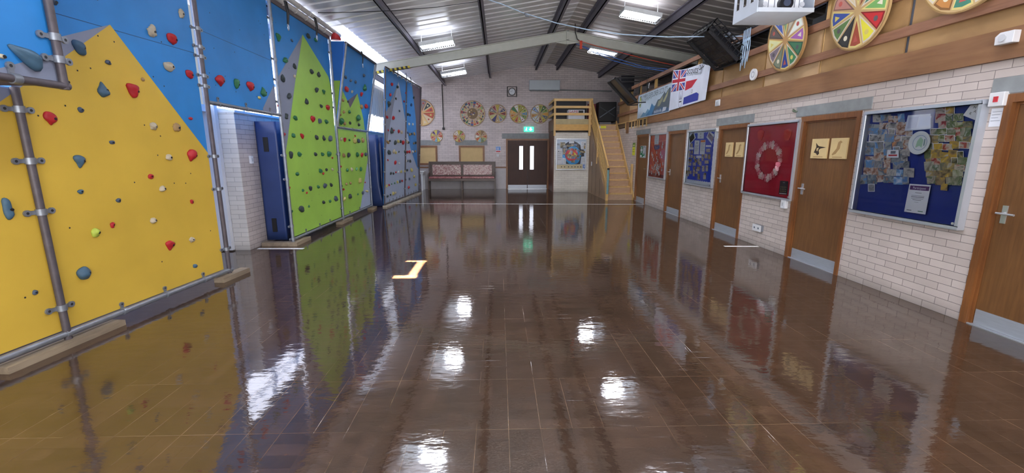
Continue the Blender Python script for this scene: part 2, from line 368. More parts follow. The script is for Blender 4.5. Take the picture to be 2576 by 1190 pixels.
    jx = N(nt, 'ShaderNodeMath', operation='MAXIMUM'); nt.links.new(A.outputs['Fac'], jx.inputs[0]); nt.links.new(sm.outputs[0], jx.inputs[1])
    nt.links.new(jx.outputs[0], jm.inputs[0]); nt.links.new(h.outputs[0], jm.inputs[2])
    bp = N(nt, 'ShaderNodeBump', Strength=0.22, Distance=0.006); nt.links.new(jm.outputs[0], bp.inputs['Height']); nt.links.new(bp.outputs[0], b.inputs['Normal'])
    return m
YB = -4.0; XMZ = 8.6
m = MB(); m.box(XL-0.3, XMZ, YB, YF+0.3, -0.12, 0.0, floor_mat()); fl = m.build('floor'); struct(fl)
# ------------------------------------------------------------------ roof
RX = 1.95; RZ = 5.12; SL = 0.168
def rz(x): return RZ - SL*abs(x-RX)
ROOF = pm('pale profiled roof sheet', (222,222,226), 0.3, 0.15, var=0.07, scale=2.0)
ROOFD = pm('dull profiled roof sheet', (184,178,176), 0.42, 0.1, var=0.07, scale=2.0)  # right slope: same sheet, its weaker light put in as darker colour
def roof_sheet(x0, x1, mat, y0, y1, name):
    m = MB(); pitch = 0.333; y = y0; prof = []
    while y < y1-1e-6:
        prof += [(y, 0.0), (y+0.235, 0.0), (y+0.255, 0.032), (y+0.313, 0.032)]; y += pitch
    prof.append((y, 0.0))
    vs = []; 
    for yy, h in prof: vs += [(x0, yy, rz(x0)+h), (x1, yy, rz(x1)+h)]
    m.add(vs, [(2*i, 2*i+1, 2*i+3, 2*i+2) for i in range(len(prof)-1)], mat)
    return m
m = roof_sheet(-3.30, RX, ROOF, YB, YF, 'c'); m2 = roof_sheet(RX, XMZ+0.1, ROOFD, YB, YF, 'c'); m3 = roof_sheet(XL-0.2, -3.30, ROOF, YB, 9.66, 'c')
b = len(m.v)
for q in (m2, m3): m.add(q.v, q.f, q.mats[0])
ce = m.build('ceiling'); struct(ce)
m = roof_sheet(XL-0.2, -3.30, DAYR, 9.66, YF, 'c')
o = m.build('trim_1'); struct(o)
m = MB(); m.box(XL-0.6, XMZ+0.4, YB-0.2, YF+0.6, 5.3, 5.4, DARK); struct(m.build('ceiling_deck'))
# ------------------------------------------------------------------ walls
m = MB(); pts = [(XL-0.3, 0), (XMZ, 0), (XMZ, rz(XMZ)+.15), (RX, RZ+.15), (XL-0.3, rz(XL-0.3)+.15)]
m.poly(pts, -0.25, BR_X, FW, th=0.25); struct(m.build('wall_far'))
# right wall: brick with real openings for the five doors
DOORS = [(13.05, 14.11), (10.43, 11.49), (7.79, 8.85), (5.36, 6.43), (2.76, 3.82)]
m = MB()
ys = [YB] + [q for d in reversed(DOORS) for q in d] + [YF]
for i in range(0, len(ys), 2): m.box(XR, XR+0.25, ys[i], ys[i+1], 0, 2.40, BR_Y)
for d in DOORS: m.box(XR, XR+0.25, d[0], d[1], 2.10, 2.40, BR_Y)
struct(m.build('wall_right'))
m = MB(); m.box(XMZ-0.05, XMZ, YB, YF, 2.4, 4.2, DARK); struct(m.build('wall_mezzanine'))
WPAINT = pm('off white painted wall', (190,188,190), 0.7, var=0.05)
m = MB(); m.poly([(-XMZ, 0), (-(XL-0.3), 0), (-(XL-0.3), rz(XL)+.1), (-RX, RZ+.15), (-XMZ, rz(XMZ)+.1)], 0, WPAINT, Fr((0,YB,0), (-1,0,0), (0,0,1))); struct(m.build('wall_back'))
# left wall: low brick with a deep sill, glazing above
XLB = -4.12
m = MB(); m.box(XL-0.25, XLB, 7.1, YF, 0, 2.2, BR_Y)
m.box(XL-0.25, XL, YB, 7.1, 0, 2.2, WPAINT)
# end face of the brick return, seen from the hall
m.box(XL-0.02, XLB-0.0, 7.085, 7.1, 0, 2.2, BR_XE)
m.box(XL-0.25, XL, YB, YF, 3.86, 4.05, WPAINT)
struct(m.build('wall_left'))
m = MB(); m.box(XL-0.25, XLB+0.02, 7.08, YF, 2.2, 2.235, WHITEP); struct(m.build('trim_2'))
def window_strip(i, y0, y1, z0, z1, n):
    e = empty('window_%d' % i, (XL, (y0+y1)/2, z0)); struct(e)
    m = MB(LW(XL)); w = (y1-y0)/n
    for k in range(n+1): m.box(y0+k*w-0.03, y0+k*w+0.03, z0, z1, -0.02, 0.05, WHITEP)
    for z in (z0+0.03, z1-0.03, z0+(z1-z0)*0.42): m.box(y0, y1, z-0.03, z+0.03, -0.02, 0.045, WHITEP)
    m.build('window_frame', e)
    m = MB(LW(XL)); m.box(y0, y1, z0, z1, -0.012, 0.0, DAY); m.build('pane', e)
window_strip(1, 7.2, 11.0, 2.235, 3.86, 4)
window_strip(2, 11.2, 15.0, 2.235, 3.86, 4)
window_strip(3, 15.2, 18.6, 2.235, 3.86, 4)
window_strip(4, 3.2, 6.9, 2.2, 3.86, 4)
# white door/window frame beside the brick return
m = MB(LW(XL)); m.box(7.0, 7.08, 0.02, 2.3, 0, 0.24, WHITEP); m.box(5.6, 7.08, 2.2, 2.3, 0, 0.16, WHITEP); struct(m.build('trim_3'))
# curtains on the far left windows
CURT = pm('pale striped curtain', (206,204,196), 0.8, var=0.1, stretch=(1,9,0.2), scale=4)
def curtain(y0, y1, z0, z1, lab):
    m = MB(); n = int((y1-y0)/0.035); vs = []
    for i in range(n+1):
        y = y0+(y1-y0)*i/n; x = XL+0.14+0.035*math.sin(i*1.15)+0.012*math.sin(i*0.37)
        vs += [(x, y, z0+0.02*math.sin(i*0.5)), (x, y, z1)]
    m.add(vs, [(2*i, 2*i+2, 2*i+3, 2*i+1) for i in range(n)], CURT, True)
    o = m.build('curtain'); tag(o, lab, 'curtain', 'curtains at the high left windows')
curtain(12.9, 14.9, 2.95, 3.84, 'pale gathered curtain hanging at the high window right beside the far grey climbing wall')
curtain(15.3, 18.4, 2.85, 3.84, 'pale gathered curtain at the farthest high window behind the grey climbing wall')
# ------------------------------------------------------------------ far wall: lintels, door, boards
def fwpx(x0, y0, x1, y1, c=0.0):
    a0, b1 = FW.p(x0, y0, c); a1, b0 = FW.p(x1, y1, c); return a0, a1, b0, b1
m = MB(FW); m.box(0.13, 2.12, 2.11, 2.32, 0, 0.012, LINT); struct(m.build('trim_4'))
a0, a1, b0, b1 = fwpx(1145, 352.5, 1226, 365.4); m = MB(FW); m.box(a0, a1, b0, b1, 0, 0.012, LINT); struct(m.build('trim_5'))
a0, a1, b0, b1 = fwpx(1040, 352.5, 1108, 365.4); m = MB(FW); m.box(-3.9, a1, b0, b1, 0, 0.012, LINT); struct(m.build('trim_6'))
e = empty('door_6', (1.2, YF, 0)); struct(e)
m = MB(FW); m.box(0.30, 0.37, 0, 2.10, 0, 0.07, FRAME); m.box(2.05, 2.12, 0, 2.10, 0, 0.07, FRAME); m.box(0.37, 2.05, 2.03, 2.10, 0, 0.07, FRAME); m.build('door_frame', e)
for k, (x0, x1) in enumerate(((0.375, 1.205), (1.215, 2.045))):
    m = MB(FW); wa = (0.86, 1.02) if k == 0 else (1.32, 1.48)
    z0, z1 = 0.82, 1.80
    m.box(x0, wa[0], 0.01, 2.025, 0.01, 0.05, DKDOOR); m.box(wa[1], x1, 0.01, 2.025, 0.01, 0.05, DKDOOR)
    m.box(wa[0], wa[1], 0.01, z0, 0.01, 0.05, DKDOOR); m.box(wa[0], wa[1], z1, 2.025, 0.01, 0.05, DKDOOR)
    d = m.build('door_leaf', e)
    m = MB(FW); m.box(wa[0], wa[1], z0, z1, 0.02, 0.03, DAYDOOR)
    m.build('glazed_slot', d)
    m = MB(FW); m.box(x0+0.01, x1-0.01, 0.02, 0.17, 0.05, 0.056, KICK); m.build('kick_plate', d)
# things glimpsed through the glass: none; threshold strip
m = MB(FW); m.box(0.37, 2.05, 0.0, 0.012, 0.02, 0.12, ALU); m.build('threshold', e)
# boarded windows with brown frames
for k, (x0, x1) in enumerate(((-3.75, -2.60), (-1.69, -0.61))):
    e = empty('window_%d' % (5+k), ((x0+x1)/2, YF, 1.03)); struct(e)
    m = MB(FW); m.box(x0, x1, 1.75, 1.82, 0, 0.07, BORDER); m.box(x0, x1, 1.02, 1.09, 0, 0.07, BORDER); m.box(x0, x0+0.07, 1.09, 1.75, 0, 0.07, BORDER); m.box(x1-0.07, x1, 1.09, 1.75, 0, 0.07, BORDER); m.build('window_frame', e)
    m = MB(FW); m.box(x0+0.07, x1-0.07, 1.09, 1.75, 0.0, 0.03, TANB); m.build('board_panel', e)
m = MB(FW); m.box(-0.17, 0.30, 0.88, 0.94, 0, 0.03, BORDER); m.box(-4.1, -2.95, 0.88, 0.94, 0, 0.03, BORDER); struct(m.build('trim_7'))
m = MB(FW)
m.box(-4.1, 0.29, 0.0, 0.88, 0.0, 0.006, pm('smooth painted lower wall', (196,192,196), 0.55, var=0.05)); struct(m.build('trim_8'))
# clock
a, b = FW.p(1288, 231); e = empty('wall_clock', (a, YF, b-0.25)); tag(e, 'round black-rimmed wall clock in a square wire guard high on the far wall', 'clock')
m = MB(FW); m.disc(a, b, 0.155, 0.01, BLK, th=0.03); m.build('clock_case', e)
m = MB(FW); m.disc(a, b, 0.125, 0.041, WHITE)
for k in range(12):
    t = k*math.pi/6; m.poly([(a+0.1*math.cos(t)-.006, b+0.1*math.sin(t)-.006), (a+0.1*math.cos(t)+.006, b+0.1*math.sin(t)-.006), (a+0.1*math.cos(t)+.006, b+0.1*math.sin(t)+.006), (a+0.1*math.cos(t)-.006, b+0.1*math.sin(t)+.006)], 0.0425, BLK)
m.build('clock_face', e)
m = MB(FW); m.bar(FW.w(a, b, .045), FW.w(a-0.085, b+0.005, .045), 0.012, 0.004, BLK); m.bar(FW.w(a, b, .045), FW.w(a+0.005, b+0.075, .045), 0.012, 0.004, BLK); m.build('clock_hand', e)
m = MB(FW); r = 0.19
for q in (-r, r): m.bar(FW.w(a+q, b-r, .08), FW.w(a+q, b+r, .08), .022, .022, BLK); m.bar(FW.w(a-r, b+q, .08), FW.w(a+r, b+q, .08), .022, .022, BLK)
for q in (-r, r):
    for w in (-r, r): m.bar(FW.w(a+q, b+w, 0), FW.w(a+q, b+w, .08), .02, .02, BLK)
m.build('wire_guard', e)
# wall heater
a0, a1, b0, b1 = fwpx(1331, 203, 1407, 228); m = MB(FW); m.box(a0, a1, b0, b1, 0, 0.22, pm('pale heater casing', (196,206,214), 0.5, var=0.03)); e = empty('wall_heater', ((a0+a1)/2, YF, b0)); m.build('casing', e, bevel=0.015)
m = MB(FW); m.box(a0+.03, a1-.03, b0-.035, b0-0.002, 0.03, 0.19, pm('heater outlet', (110,118,124), 0.5)); m.build('outlet_grille', e); tag(e, 'long pale box-shaped wall heater high on the far wall right of the clock', 'heater')
m = MB(); m.tube([FW.w(a1, b0+.02, .05), FW.w(4.7, b0-.02, .05)], 0.025, pm('grey conduit', (128,134,136), .5)); tag(m.build('conduit_pipe'), 'thin grey pipe running along the far wall from the heater to the right', 'pipe')
# vertical black cable conduit with box
a, bt = FW.p(1112, 212); a2, bb = FW.p(1116, 322)
e = empty('cable_conduit', (a, YF, bb)); tag(e, 'black vertical cable pipe ending in a small black socket box on the far wall', 'conduit')
m = MB(); m.tube([FW.w(a, bt, .03), FW.w(a2, bb, .03)], 0.018, BLK); m.build('pipe', e)
m = MB(FW); m.box(a2-.05, a2+.05, bb-.08, bb+.02, 0, .06, BLK); m.build('socket_box', e, bevel=.006)
# exit sign
a0, a1, b0, b1 = fwpx(1318, 319, 1342.5, 331.5); e = empty('exit_sign', ((a0+a1)/2, YF, b0)); tag(e, 'lit green emergency exit sign with running figure and arrow above the double doors', 'sign')
m = MB(FW); m.box(a0, a1, b0, b1, 0, .06, EXITG); m.build('lit_box', e)
m = MB(FW); w = a1-a0; h = b1-b0
m.poly([(a1-w*.32, b0+h*.15), (a1-w*.12, b0+h*.5), (a1-w*.24, b0+h*.5), (a1-w*.24, b0+h*.85), (a1-w*.40, b0+h*.85), (a1-w*.40, b0+h*.5), (a1-w*.52, b0+h*.5)], .062, EXITW)
m.disc(a0+w*.27, b0+h*.8, h*.09, .062, EXITW, 12)
m.poly([(a0+w*.2, b0+h*.68), (a0+w*.32, b0+h*.68), (a0+w*.28, b0+h*.42), (a0+w*.34, b0+h*.15), (a0+w*.29, b0+h*.15), (a0+w*.23, b0+h*.38), (a0+w*.13, b0+h*.2), (a0+w*.1, b0+h*.25), (a0+w*.19, b0+h*.45)], .062, EXITW)
m.build('pictogram', e)
# safety notice and switch by the doors
def sign(fr, name, a0, a1, b0, b1, label, parts, cat='sign', d=0.006, base=WHITE, group=None):
    c = fr.w((a0+a1)/2, b0, 0); e = empty(name, c); tag(e, label, cat, group)
    m = MB(fr); m.box(a0, a1, b0, b1, 0.001, d, base); m.build('sign_plate', e)
    if parts:
        m = MB(fr); w = a1-a0; h = b1-b0
        for i, p in enumerate(parts):
            cc = d + 0.0012*(i+1)
            if p[0] == 'r': m.poly([(a0+w*p[1], b0+h*p[3]), (a0+w*p[2], b0+h*p[3]), (a0+w*p[2], b0+h*p[4]), (a0+w*p[1], b0+h*p[4])], cc, p[5])
            elif p[0] == 't': m.text(p[1], a0+w*p[2], b0+h*p[3], h*p[4], cc, p[5], sx=p[6] if len(p) > 6 else 1.0)
            elif p[0] == 'o': m.disc(a0+w*p[1], b0+h*p[2], h*p[3], cc, p[4], 20)
            elif p[0] == 'ring': m.ring(a0+w*p[1], b0+h*p[2], h*p[3], h*p[4], cc, p[5], 20)
            elif p[0] == 'p': m.poly([(a0+w*x, b0+h*y) for x, y in p[1]], cc, p[2])
        m.build('printing', e)
    return e
BLU = flat((60,130,210)); REDP = flat((200,50,60)); GRN = flat((20,120,80)); BLKP = flat((40,42,48)); GRYP = flat((150,156,168)); YLP = flat((222,226,60)); PURP = flat((86,44,110)); ORG = flat((230,130,50)); GRY2 = flat((110,116,128))
a0, a1, b0, b1 = fwpx(1247, 368, 1259.5, 383)
sign(FW, 'safety_notice', a0, a1, b0, b1, 'small blue and white safety notice with a red strip left of the double doors', [('r', .06, .94, .35, .92, BLU), ('r', .06, .94, .04, .24, REDP), ('r', .15, .8, .72, .8, WHITE), ('r', .15, .7, .55, .62, WHITE), ('r', .15, .75, .42, .48, WHITE)])
def switch(fr, name, a, b, w, h, d, label, cat='switch', extra=None, mat=WHITEP):
    e = empty(name, fr.w(a, b-h/2, 0)); tag(e, label, cat)
    m = MB(fr); m.box(a-w/2, a+w/2, b-h/2, b+h/2, 0.0, d, mat); m.build('box', e, bevel=min(.006, d*.3))
    m = MB(fr); m.box(a-w*.15, a+w*.15, b-h*.2, b+h*.2, d, d+.006, extra or flat((190,194,200))); m.build('button', e)
    return e
a, b = FW.p(1252.5, 391); switch(FW, 'light_switch', a, b, .1, .1, .03, 'small white square switch just below the blue safety notice')
# ------------------------------------------------------------------ badge wheels (round boards with triangular pennants)
def wheel(fr, a, b, r, cols, label, group, c0=0.02, hub=None, base=None, inner=0.12, rot=0.0, disc_th=0.03, lean=0.0, ring=False):
    base = base or flat((176,146,112))
    fr2 = fr
    if lean:
        v = (fr.v*math.cos(lean) + fr.n*math.sin(lean)); fr2 = Fr(fr.w(a, b, c0+lean*r), fr.u, v); a = b = 0.0; c0 = 0.0
    e = empty('badge_wheel', fr2.w(a, b-r, c0)); tag(e, label, 'badge wheel', group)
    m = MB(fr2); m.disc(a, b, r, c0, base, 40, th=disc_th); m.build('round_board', e)
    m = MB(fr2); m.ring(a, b, r*1.01, r*.035, c0, flat((140,110,66)), 40, th=disc_th+.002); m.build('rim', e)
    n = len(cols); c = c0+disc_th+.001
    for i, col in enumerate(cols):
        t = rot+2*math.pi*i/n; hw = math.pi/n*0.93; ct, st = math.cos(t), math.sin(t)
        def P(rr, ang): return (a+rr*math.cos(t+ang), b+rr*math.sin(t+ang))
        r0 = r*inner
        m = MB(fr2); edge = [flat((206,190,120)), flat((200,190,176)), flat(tuple(int(v*.7) for v in col))][i % 3]
        m.poly([P(r0, 0), P(r*.93, -hw), P(r*.95, 0), P(r*.93, hw)], c, edge)
        m.poly([P(r0+r*.12, 0), P(r*.885, -hw*.84), P(r*.9, 0), P(r*.885, hw*.84)], c+.0015, flat(col))
        em = [(214,206,184), (84,80,84), (200,184,100), (170,80,70)][(i*7+int(r*100)) % 4]
        if i % 3: m.disc(*P(r*.72, 0), r*.07, c+.003, flat(em), 10)
        else: m.poly([P(r*.62, 0), P(r*.8, -hw*.4), P(r*.8, hw*.4)], c+.003, flat(em))
        m.build('pennant', e)
    if hub:
        m = MB(fr2); m.disc(a, b, r*hub, c+.004, flat((120,96,66)), 24, th=.004)
        if hub > .3:
            for k in range(14):
                q = random.uniform(0, 6.28); rr = random.uniform(0, r*hub*.8); s_ = r*.05
                x, y = a+rr*math.cos(q), b+rr*math.sin(q)
                m.poly([(x-s_, y-s_), (x+s_, y-s_), (x+s_, y+s_), (x-s_, y+s_)], c+.010+.0005*k, flat([(170,60,50), (214,204,180), (80,60,50), (196,160,110), (70,70,120)][k % 5]))
        m.build('hub', e)
    return e
G1 = 'large pennant wheels on the far brick wall'
def fwheel(px, py, rp, *a, **k):
    x, z = FW.p(px, py); r = FW.p(px+rp, py)[0]-x; return wheel(FW, x, z, r, *a, c0=.001, **k)
fwheel(1061, 284, 32.5, [(196,80,70),(60,66,60),(150,130,130),(190,60,60),(180,50,50),(150,180,150),(200,160,90),(196,70,60),(214,176,120),(222,190,140),(216,196,160),(190,90,70)], 'large tan wheel with orange and red pennants half hidden by the far climbing wall', G1, base=flat((214,164,116)), rot=.3)
fwheel(1189, 286, 31.5, [(96,50,60),(200,190,120),(150,170,120),(190,50,60),(180,60,60),(60,90,150),(70,120,140),(150,40,60),(60,90,120),(60,64,80),(60,100,110),(170,80,80),(120,150,160),(70,100,100),(60,60,84),(40,110,80),(60,80,90),(80,100,160),(190,50,60),(170,60,60),(214,200,120),(70,80,50),(60,70,84)], 'largest wheel on the far wall with a dark picture hub and many narrow pennants', G1, hub=.42, base=flat((186,160,140)), inner=.42)
fwheel(1251.5, 286, 22.6, [(130,40,50),(40,50,96),(196,190,180),(180,160,60),(150,60,70),(130,136,140),(130,40,50),(190,190,120),(60,60,120),(176,146,112),(130,150,170),(150,170,110)], 'tan wheel with dark red and navy pennants, first right of the largest wheel', G1, base=flat((170,136,108)))
fwheel(1305, 286.5, 23, [(60,130,190),(150,170,60),(160,160,50),(140,160,60),(220,224,230),(60,130,80),(214,150,60),(206,140,50),(200,170,60),(190,80,50),(190,180,60),(222,226,230),(60,120,80)], 'wheel with yellow, orange and green pennants, directly above and left of the exit sign', G1, base=flat((170,140,110)))
fwheel(1357.5, 287, 23.3, [(214,150,60),(120,160,60),(60,110,60),(130,160,60),(222,226,232),(150,180,224),(200,206,226),(180,140,60),(200,210,224),(200,206,216),(110,40,40),(196,190,90),(60,84,130)], 'wheel with green and pale blue pennants nearest the stair landing', G1, base=flat((168,140,112)))
G2 = 'small pennant wheels above the boarded windows'
fwheel(1041, 343, 15.2, [(214,140,80),(222,210,200),(190,120,80),(200,90,70),(214,180,120),(150,70,60),(222,226,230),(190,150,90)], 'small wheel at the far left, almost hidden behind the climbing wall edge', G2)
fwheel(1098.7, 342.5, 15.3, [(190,60,60),(190,70,50),(110,110,170),(206,196,90),(80,40,110),(206,190,100),(196,90,90),(200,100,90),(130,190,220),(190,190,50),(226,224,220)], 'small wheel with one purple pennant beside the black socket box', G2)
fwheel(1155, 343, 15, [(180,140,60),(190,90,80),(110,130,50),(206,190,70),(214,206,200),(226,220,210),(180,50,50),(176,60,50),(206,180,90),(160,70,50),(50,50,100),(190,180,90)], 'small wheel in the middle of the three with red and yellow pennants above the bench', G2)
fwheel(1210, 343.5, 15.2, [(190,90,60),(150,110,80),(130,110,80),(160,110,70),(190,90,60),(230,228,222),(190,80,50),(110,170,200),(110,140,100),(120,150,110)], 'small wheel with rust and olive pennants nearest the exit doors', G2)
G3 = 'pennant wheels hung on the mezzanine front'
wheel(RW, -6.82, 3.25, .44, [(150,90,160),(214,222,214),(180,170,150),(120,150,110),(70,90,160),(90,80,76),(206,206,160),(120,106,120),(120,130,110),(40,60,130),(60,120,80),(60,110,80)], 'tan pennant wheel with a navy pennant hanging below the silver projector cage', G3, c0=.07, base=flat((170,130,82)), lean=.10)
wheel(RW, -5.5, 3.27, .44, [(110,160,90),(60,110,90),(180,100,70),(70,120,90),(200,186,150),(170,120,110),(60,80,150),(90,120,70),(50,50,50),(150,70,50),(214,206,60),(180,40,44)], 'pennant wheel with bright yellow and red wedges, second along the mezzanine front', G3, c0=.07, base=flat((180,150,104)), lean=.08)
wheel(RW, -4.27, 3.34, .44, [(110,160,90),(60,110,90),(150,150,160),(70,120,90),(200,186,150),(170,120,110),(60,80,150),(214,206,120),(176,120,60),(60,120,100),(170,150,160),(180,40,44)], 'pennant wheel cut off by the top edge of the picture, nearest of the mezzanine wheels', G3, c0=.07, base=flat((182,154,108)), lean=.08)
# ------------------------------------------------------------------ climbing walls
def clamp(fr, a, b, r, axis, parent, side=1, size=1.0):
    """band round a tube with a drilled lug fixed to the board; axis 'v' = upright tube, 'h' = level tube"""
    m = MB(fr); c = r*0.9
    if axis == 'v':
        p, q = fr.w(a, b-.025*size, c), fr.w(a, b+.025*size, c)
        L = [(a-r*1.1-.055*size, a+r*1.1+.055*size, b-.016*size, b+.016*size)]; ends = [(a-r-.06*size, b), (a+r+.06*size, b)]
    else:
        p, q = fr.w(a-.025*size, b, c), fr.w(a+.025*size, b, c)
        L = [(a-.016*size, a+.016*size, b, b+r+.05*size)]; ends = [(a, b+r+.055*size)]
    if side == 0: ends = ends[:1]; 
    m.tube([p, q], r*1.28, GALV, 12)
    for x in L: m.box(x[0], x[1], x[2], x[3], .004, .016, GALV)
    for x, y in ends: m.disc(x, y, .026*size, .003, GALV, 14, th=.014); m.disc(x, y, .011*size, .0172, BLKP, 10)
    return m.build('clamp', parent)
def vpole(fr, a, b0, b1, wall, r=.026, clamps=(), mat=None, size=1.0, leanto=None):
    m = MB(fr); top = fr.w(a, b1, r*.9) if leanto is None else leanto
    m.tube([fr.w(a, b0, r*.9), top], r, mat or GALV, 14)
    o = m.build('upright_tube', wall)
    for z in clamps: clamp(fr, a, z, r, 'v', o, size=size)
    return o
def hpole(fr, a0, a1, b, wall, r=.024, clamps=(), size=1.0, mat=None, name='level_tube'):
    m = MB(fr); m.tube([fr.w(a0, b, r*.9), fr.w(a1, b, r*.9)], r, mat or GALV, 14)
    o = m.build(name, wall)
    for y in clamps: clamp(fr, y, b, r, 'h', o, size=size)
    return o
def board(fr, name, R, base, layers, wall, th=.018, holes=0, seam=None):
    m = MB(fr); m.box(R[0], R[1], R[2], R[3], -th, 0, base)
    for i, (pts, mat) in enumerate(layers): m.poly(pts, .0012*(i+1), mat, clip=R)
    if seam: m.box(R[0], R[1], seam-.003, seam+.003, 0, .0008, flat((24,70,120)))
    c = .0012*(len(layers)+1)+.0006
    for k in range(holes):
        a = random.uniform(R[0]+.1, R[1]-.1); b = random.uniform(R[2]+.1, R[3]-.1); m.disc(a, b, .0075, c, BLKP, 8)
    return m.build(name, wall)
NP = Fr((-3.69-.082*3.5, 0, 0), (.082, 1, 0), (0,0,1))     # the nearest wall stands slightly askew
BP = Fr((-3.53+.040*5.5, 0, 0), (-.040, 1, 0), (0,0,1))
near = empty('climbing_wall', (-3.6, 4.4, 0)); tag(near, 'nearest climbing wall with blue boards and a big yellow peak in a steel frame', 'climbing wall')
ZT = 3.93
peak = NP.p(276, 62); g1 = NP.p(155, 147); g2 = NP.p(30, 244)
slope = (g2[1]-peak[1])/(g2[0]-peak[0])
def yl(y): return peak[1]+(y-peak[0])*(g1[1]-peak[1])/(g1[0]-peak[0])
rt = NP.p(538, 405)
YELP = [(0.5, yl(0.5)), peak, rt, (rt[0]+.2, rt[1]-.35), (5.6, 0), (0.5, 0)]
gt = NP.p(146, 94)
GREYPOLY = [peak, gt, (0.5, gt[1]+(0.5-gt[0])*(gt[1]-peak[1])/(gt[0]-peak[0])), (0.5, yl(0.5))]
board(NP, 'painted_board', (3.55, 5.46, .13, ZT), BLUE, [(GREYPOLY, GREY), (YELP, YEL)], near, holes=26, seam=2.73)
board(NP, 'painted_board', (0.9, 3.535, .13, 2.08), YEL, [(GREYPOLY, GREY), (YELP, YEL)], near, holes=10)
# upper section that stands forward of the lower boards
XO = -3.22; OP = LW(XO); ob = OP.p(150, 212)[1]
m0 = OP.p(0, 171); m1 = OP.p(133, 137); 
board(OP, 'forward_board', (0.9, 3.42, 2.10, ZT), BLUE, [([(0.9, m0[1]+(0.9-m0[0])*(m1[1]-m0[1])/(m1[0]-m0[0])), m0, m1, (m1[0]+1, m1[1]+(m1[1]-m0[1])/(m1[0]-m0[0])), (m1[0]+1, 2.0), (0.9, 2.0)], GREY)], near, holes=5)
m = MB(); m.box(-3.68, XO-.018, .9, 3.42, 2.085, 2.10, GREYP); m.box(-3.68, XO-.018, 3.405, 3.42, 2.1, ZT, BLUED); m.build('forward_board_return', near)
vpole(NP, 3.55, .02, 2.09, near, .027, [NP.p(38, 275)[1], NP.p(70, 405)[1], NP.p(100, 533)[1], NP.p(155, 772)[1]], GALVD)
vpole(OP, 3.43, 2.06, ZT, near, .027, [OP.p(128, 93)[1], OP.p(140, 150)[1]], GALVD)
hpole(OP, 0.9, 3.46, 2.085, near, .027, [3.1, 2.2], mat=GALVD)
vpole(NP, 5.53, .02, ZT, near, .026, [NP.p(x, y)[1] for x, y in ((500,75),(504,120),(510,145),(513,192),(518,218),(540,393),(547,475),(568,625))], GALVD, size=.8)
hpole(NP, 0.9, 5.52, .10, near, .026, [NP.p(x, y)[0] for x, y in ((165,845),(307,785),(415,742),(510,698),(575,682))], size=.8)
# third bay: blue board bridging over the opening
GA = LW(-3.61)
apA = GA.p(761, 87)
greyA = pts_px(GA, [(761,87),(692,206),(661,273)]) + [(7.0, 2.0)] + pts_px(GA, [(713,416),(722,360),(743,200),(749,166)])
greyBr = pts_px(BP, [(761,87),(692,206),(661,273)]) + [(7.0, 2.0)] + pts_px(BP, [(713,416)])
board(BP, 'bridge_board', (5.58, 7.40, 2.22, ZT), BLUE, [(greyBr, GREY)], near, holes=12, seam=3.02)
hpole(BP, 5.52, 7.46, 2.19, near, .024, [BP.p(x, y)[0] for x, y in ((548,265),(618,272),(678,275))], size=.8)
m = MB(); m.box(3.05, 3.98, 0, .05, -.02, .11, BLOCK, NP); m.box(5.30, 5.80, 0, .06, -.02, .11, BLOCK, NP); m.box(1.2, 1.9, 0, .055, -.02, .11, BLOCK, NP)
for s_ in ((3.05,3.98),): pass
o = m.build('timber_bearer', near)
m = MB(); m.tube([NP.w(.9, ZT+.02, .02), NP.w(5.53, ZT+.02, .02), BP.w(7.46, ZT+.02, .02)], .024, GALV); m.build('top_tube', near)
# ---- green wall
gw = empty('climbing_wall', (-3.6, 9.8, 0)); tag(gw, 'middle climbing wall painted with tall lime green peaks on blue and grey', 'climbing wall')
limeA = pts_px(GA, [(761,87),(749,166),(743,200),(722,360),(713,415),(713,415)]) + [(7.3, 1.2), (7.3, 0), (10.2, 0), (10.2, 2.2)] + pts_px(GA, [(826,193)])
board(GA, 'painted_board', (7.50, 9.89, .13, ZT), BLUE, [(greyA, GREY), (limeA, LIME)], gw, holes=16)
greyB = pts_px(GA, [(929,372),(925,400),(906,527)]) + [(12.2, 0.0), (12.4, 0.0), (12.4, 2.0)]
board(GA, 'painted_board', (9.97, 12.19, .13, 2.10), LIME, [(greyB, GREYL)], gw, holes=12)
top_x = -3.28
LB = Fr((-3.60, 0, 2.14), (0,1,0), (top_x+3.60, 0, 3.88-2.14)); LBL = math.hypot(top_x+3.6, 3.88-2.14)
lb = lambda L: pts_px(LB, L)
limeB = [(9.9, -.05), (9.9, lb([(850,205)])[0][1])] + lb([(857.5,219),(873.6,253.5),(880.6,271.7),(899,235),(914,300),(919,338)])
greyC = lb([(873.6,253.5),(899,235),(880.6,271.7)])
skyB = lb([(899,235),(914,300),(919,338),(940,338),(940,300)])
board(LB, 'leaning_board', (9.99, 12.22, 0, LBL), BLUE, [(greyC, GREYP), (limeB, LIME)], gw, holes=6)
CK = Fr((0, 9.95, 0), (1,0,0), (0,0,1))
zc = CK.p(834, 203)[1]
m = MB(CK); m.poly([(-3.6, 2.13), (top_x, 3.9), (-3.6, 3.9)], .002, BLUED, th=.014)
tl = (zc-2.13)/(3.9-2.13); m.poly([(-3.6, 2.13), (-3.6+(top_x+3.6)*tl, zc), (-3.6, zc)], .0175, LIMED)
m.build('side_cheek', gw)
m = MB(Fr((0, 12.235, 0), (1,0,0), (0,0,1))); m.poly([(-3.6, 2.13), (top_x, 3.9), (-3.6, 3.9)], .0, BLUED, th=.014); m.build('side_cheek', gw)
vpole(GA, 7.46, .02, ZT, gw, .026, [GA.p(x, y)[1] for x, y in ((665,40),(677,145),(683,198),(690,255),(704,391),(712,452),(727,570),(735,600))], size=.8)
vpole(GA, 9.93, .02, ZT, gw, .026, [GA.p(x, y)[1] for x, y in ((823,130),(832,234),(836,270),(843,388),(847,433),(855,525))], size=.8)
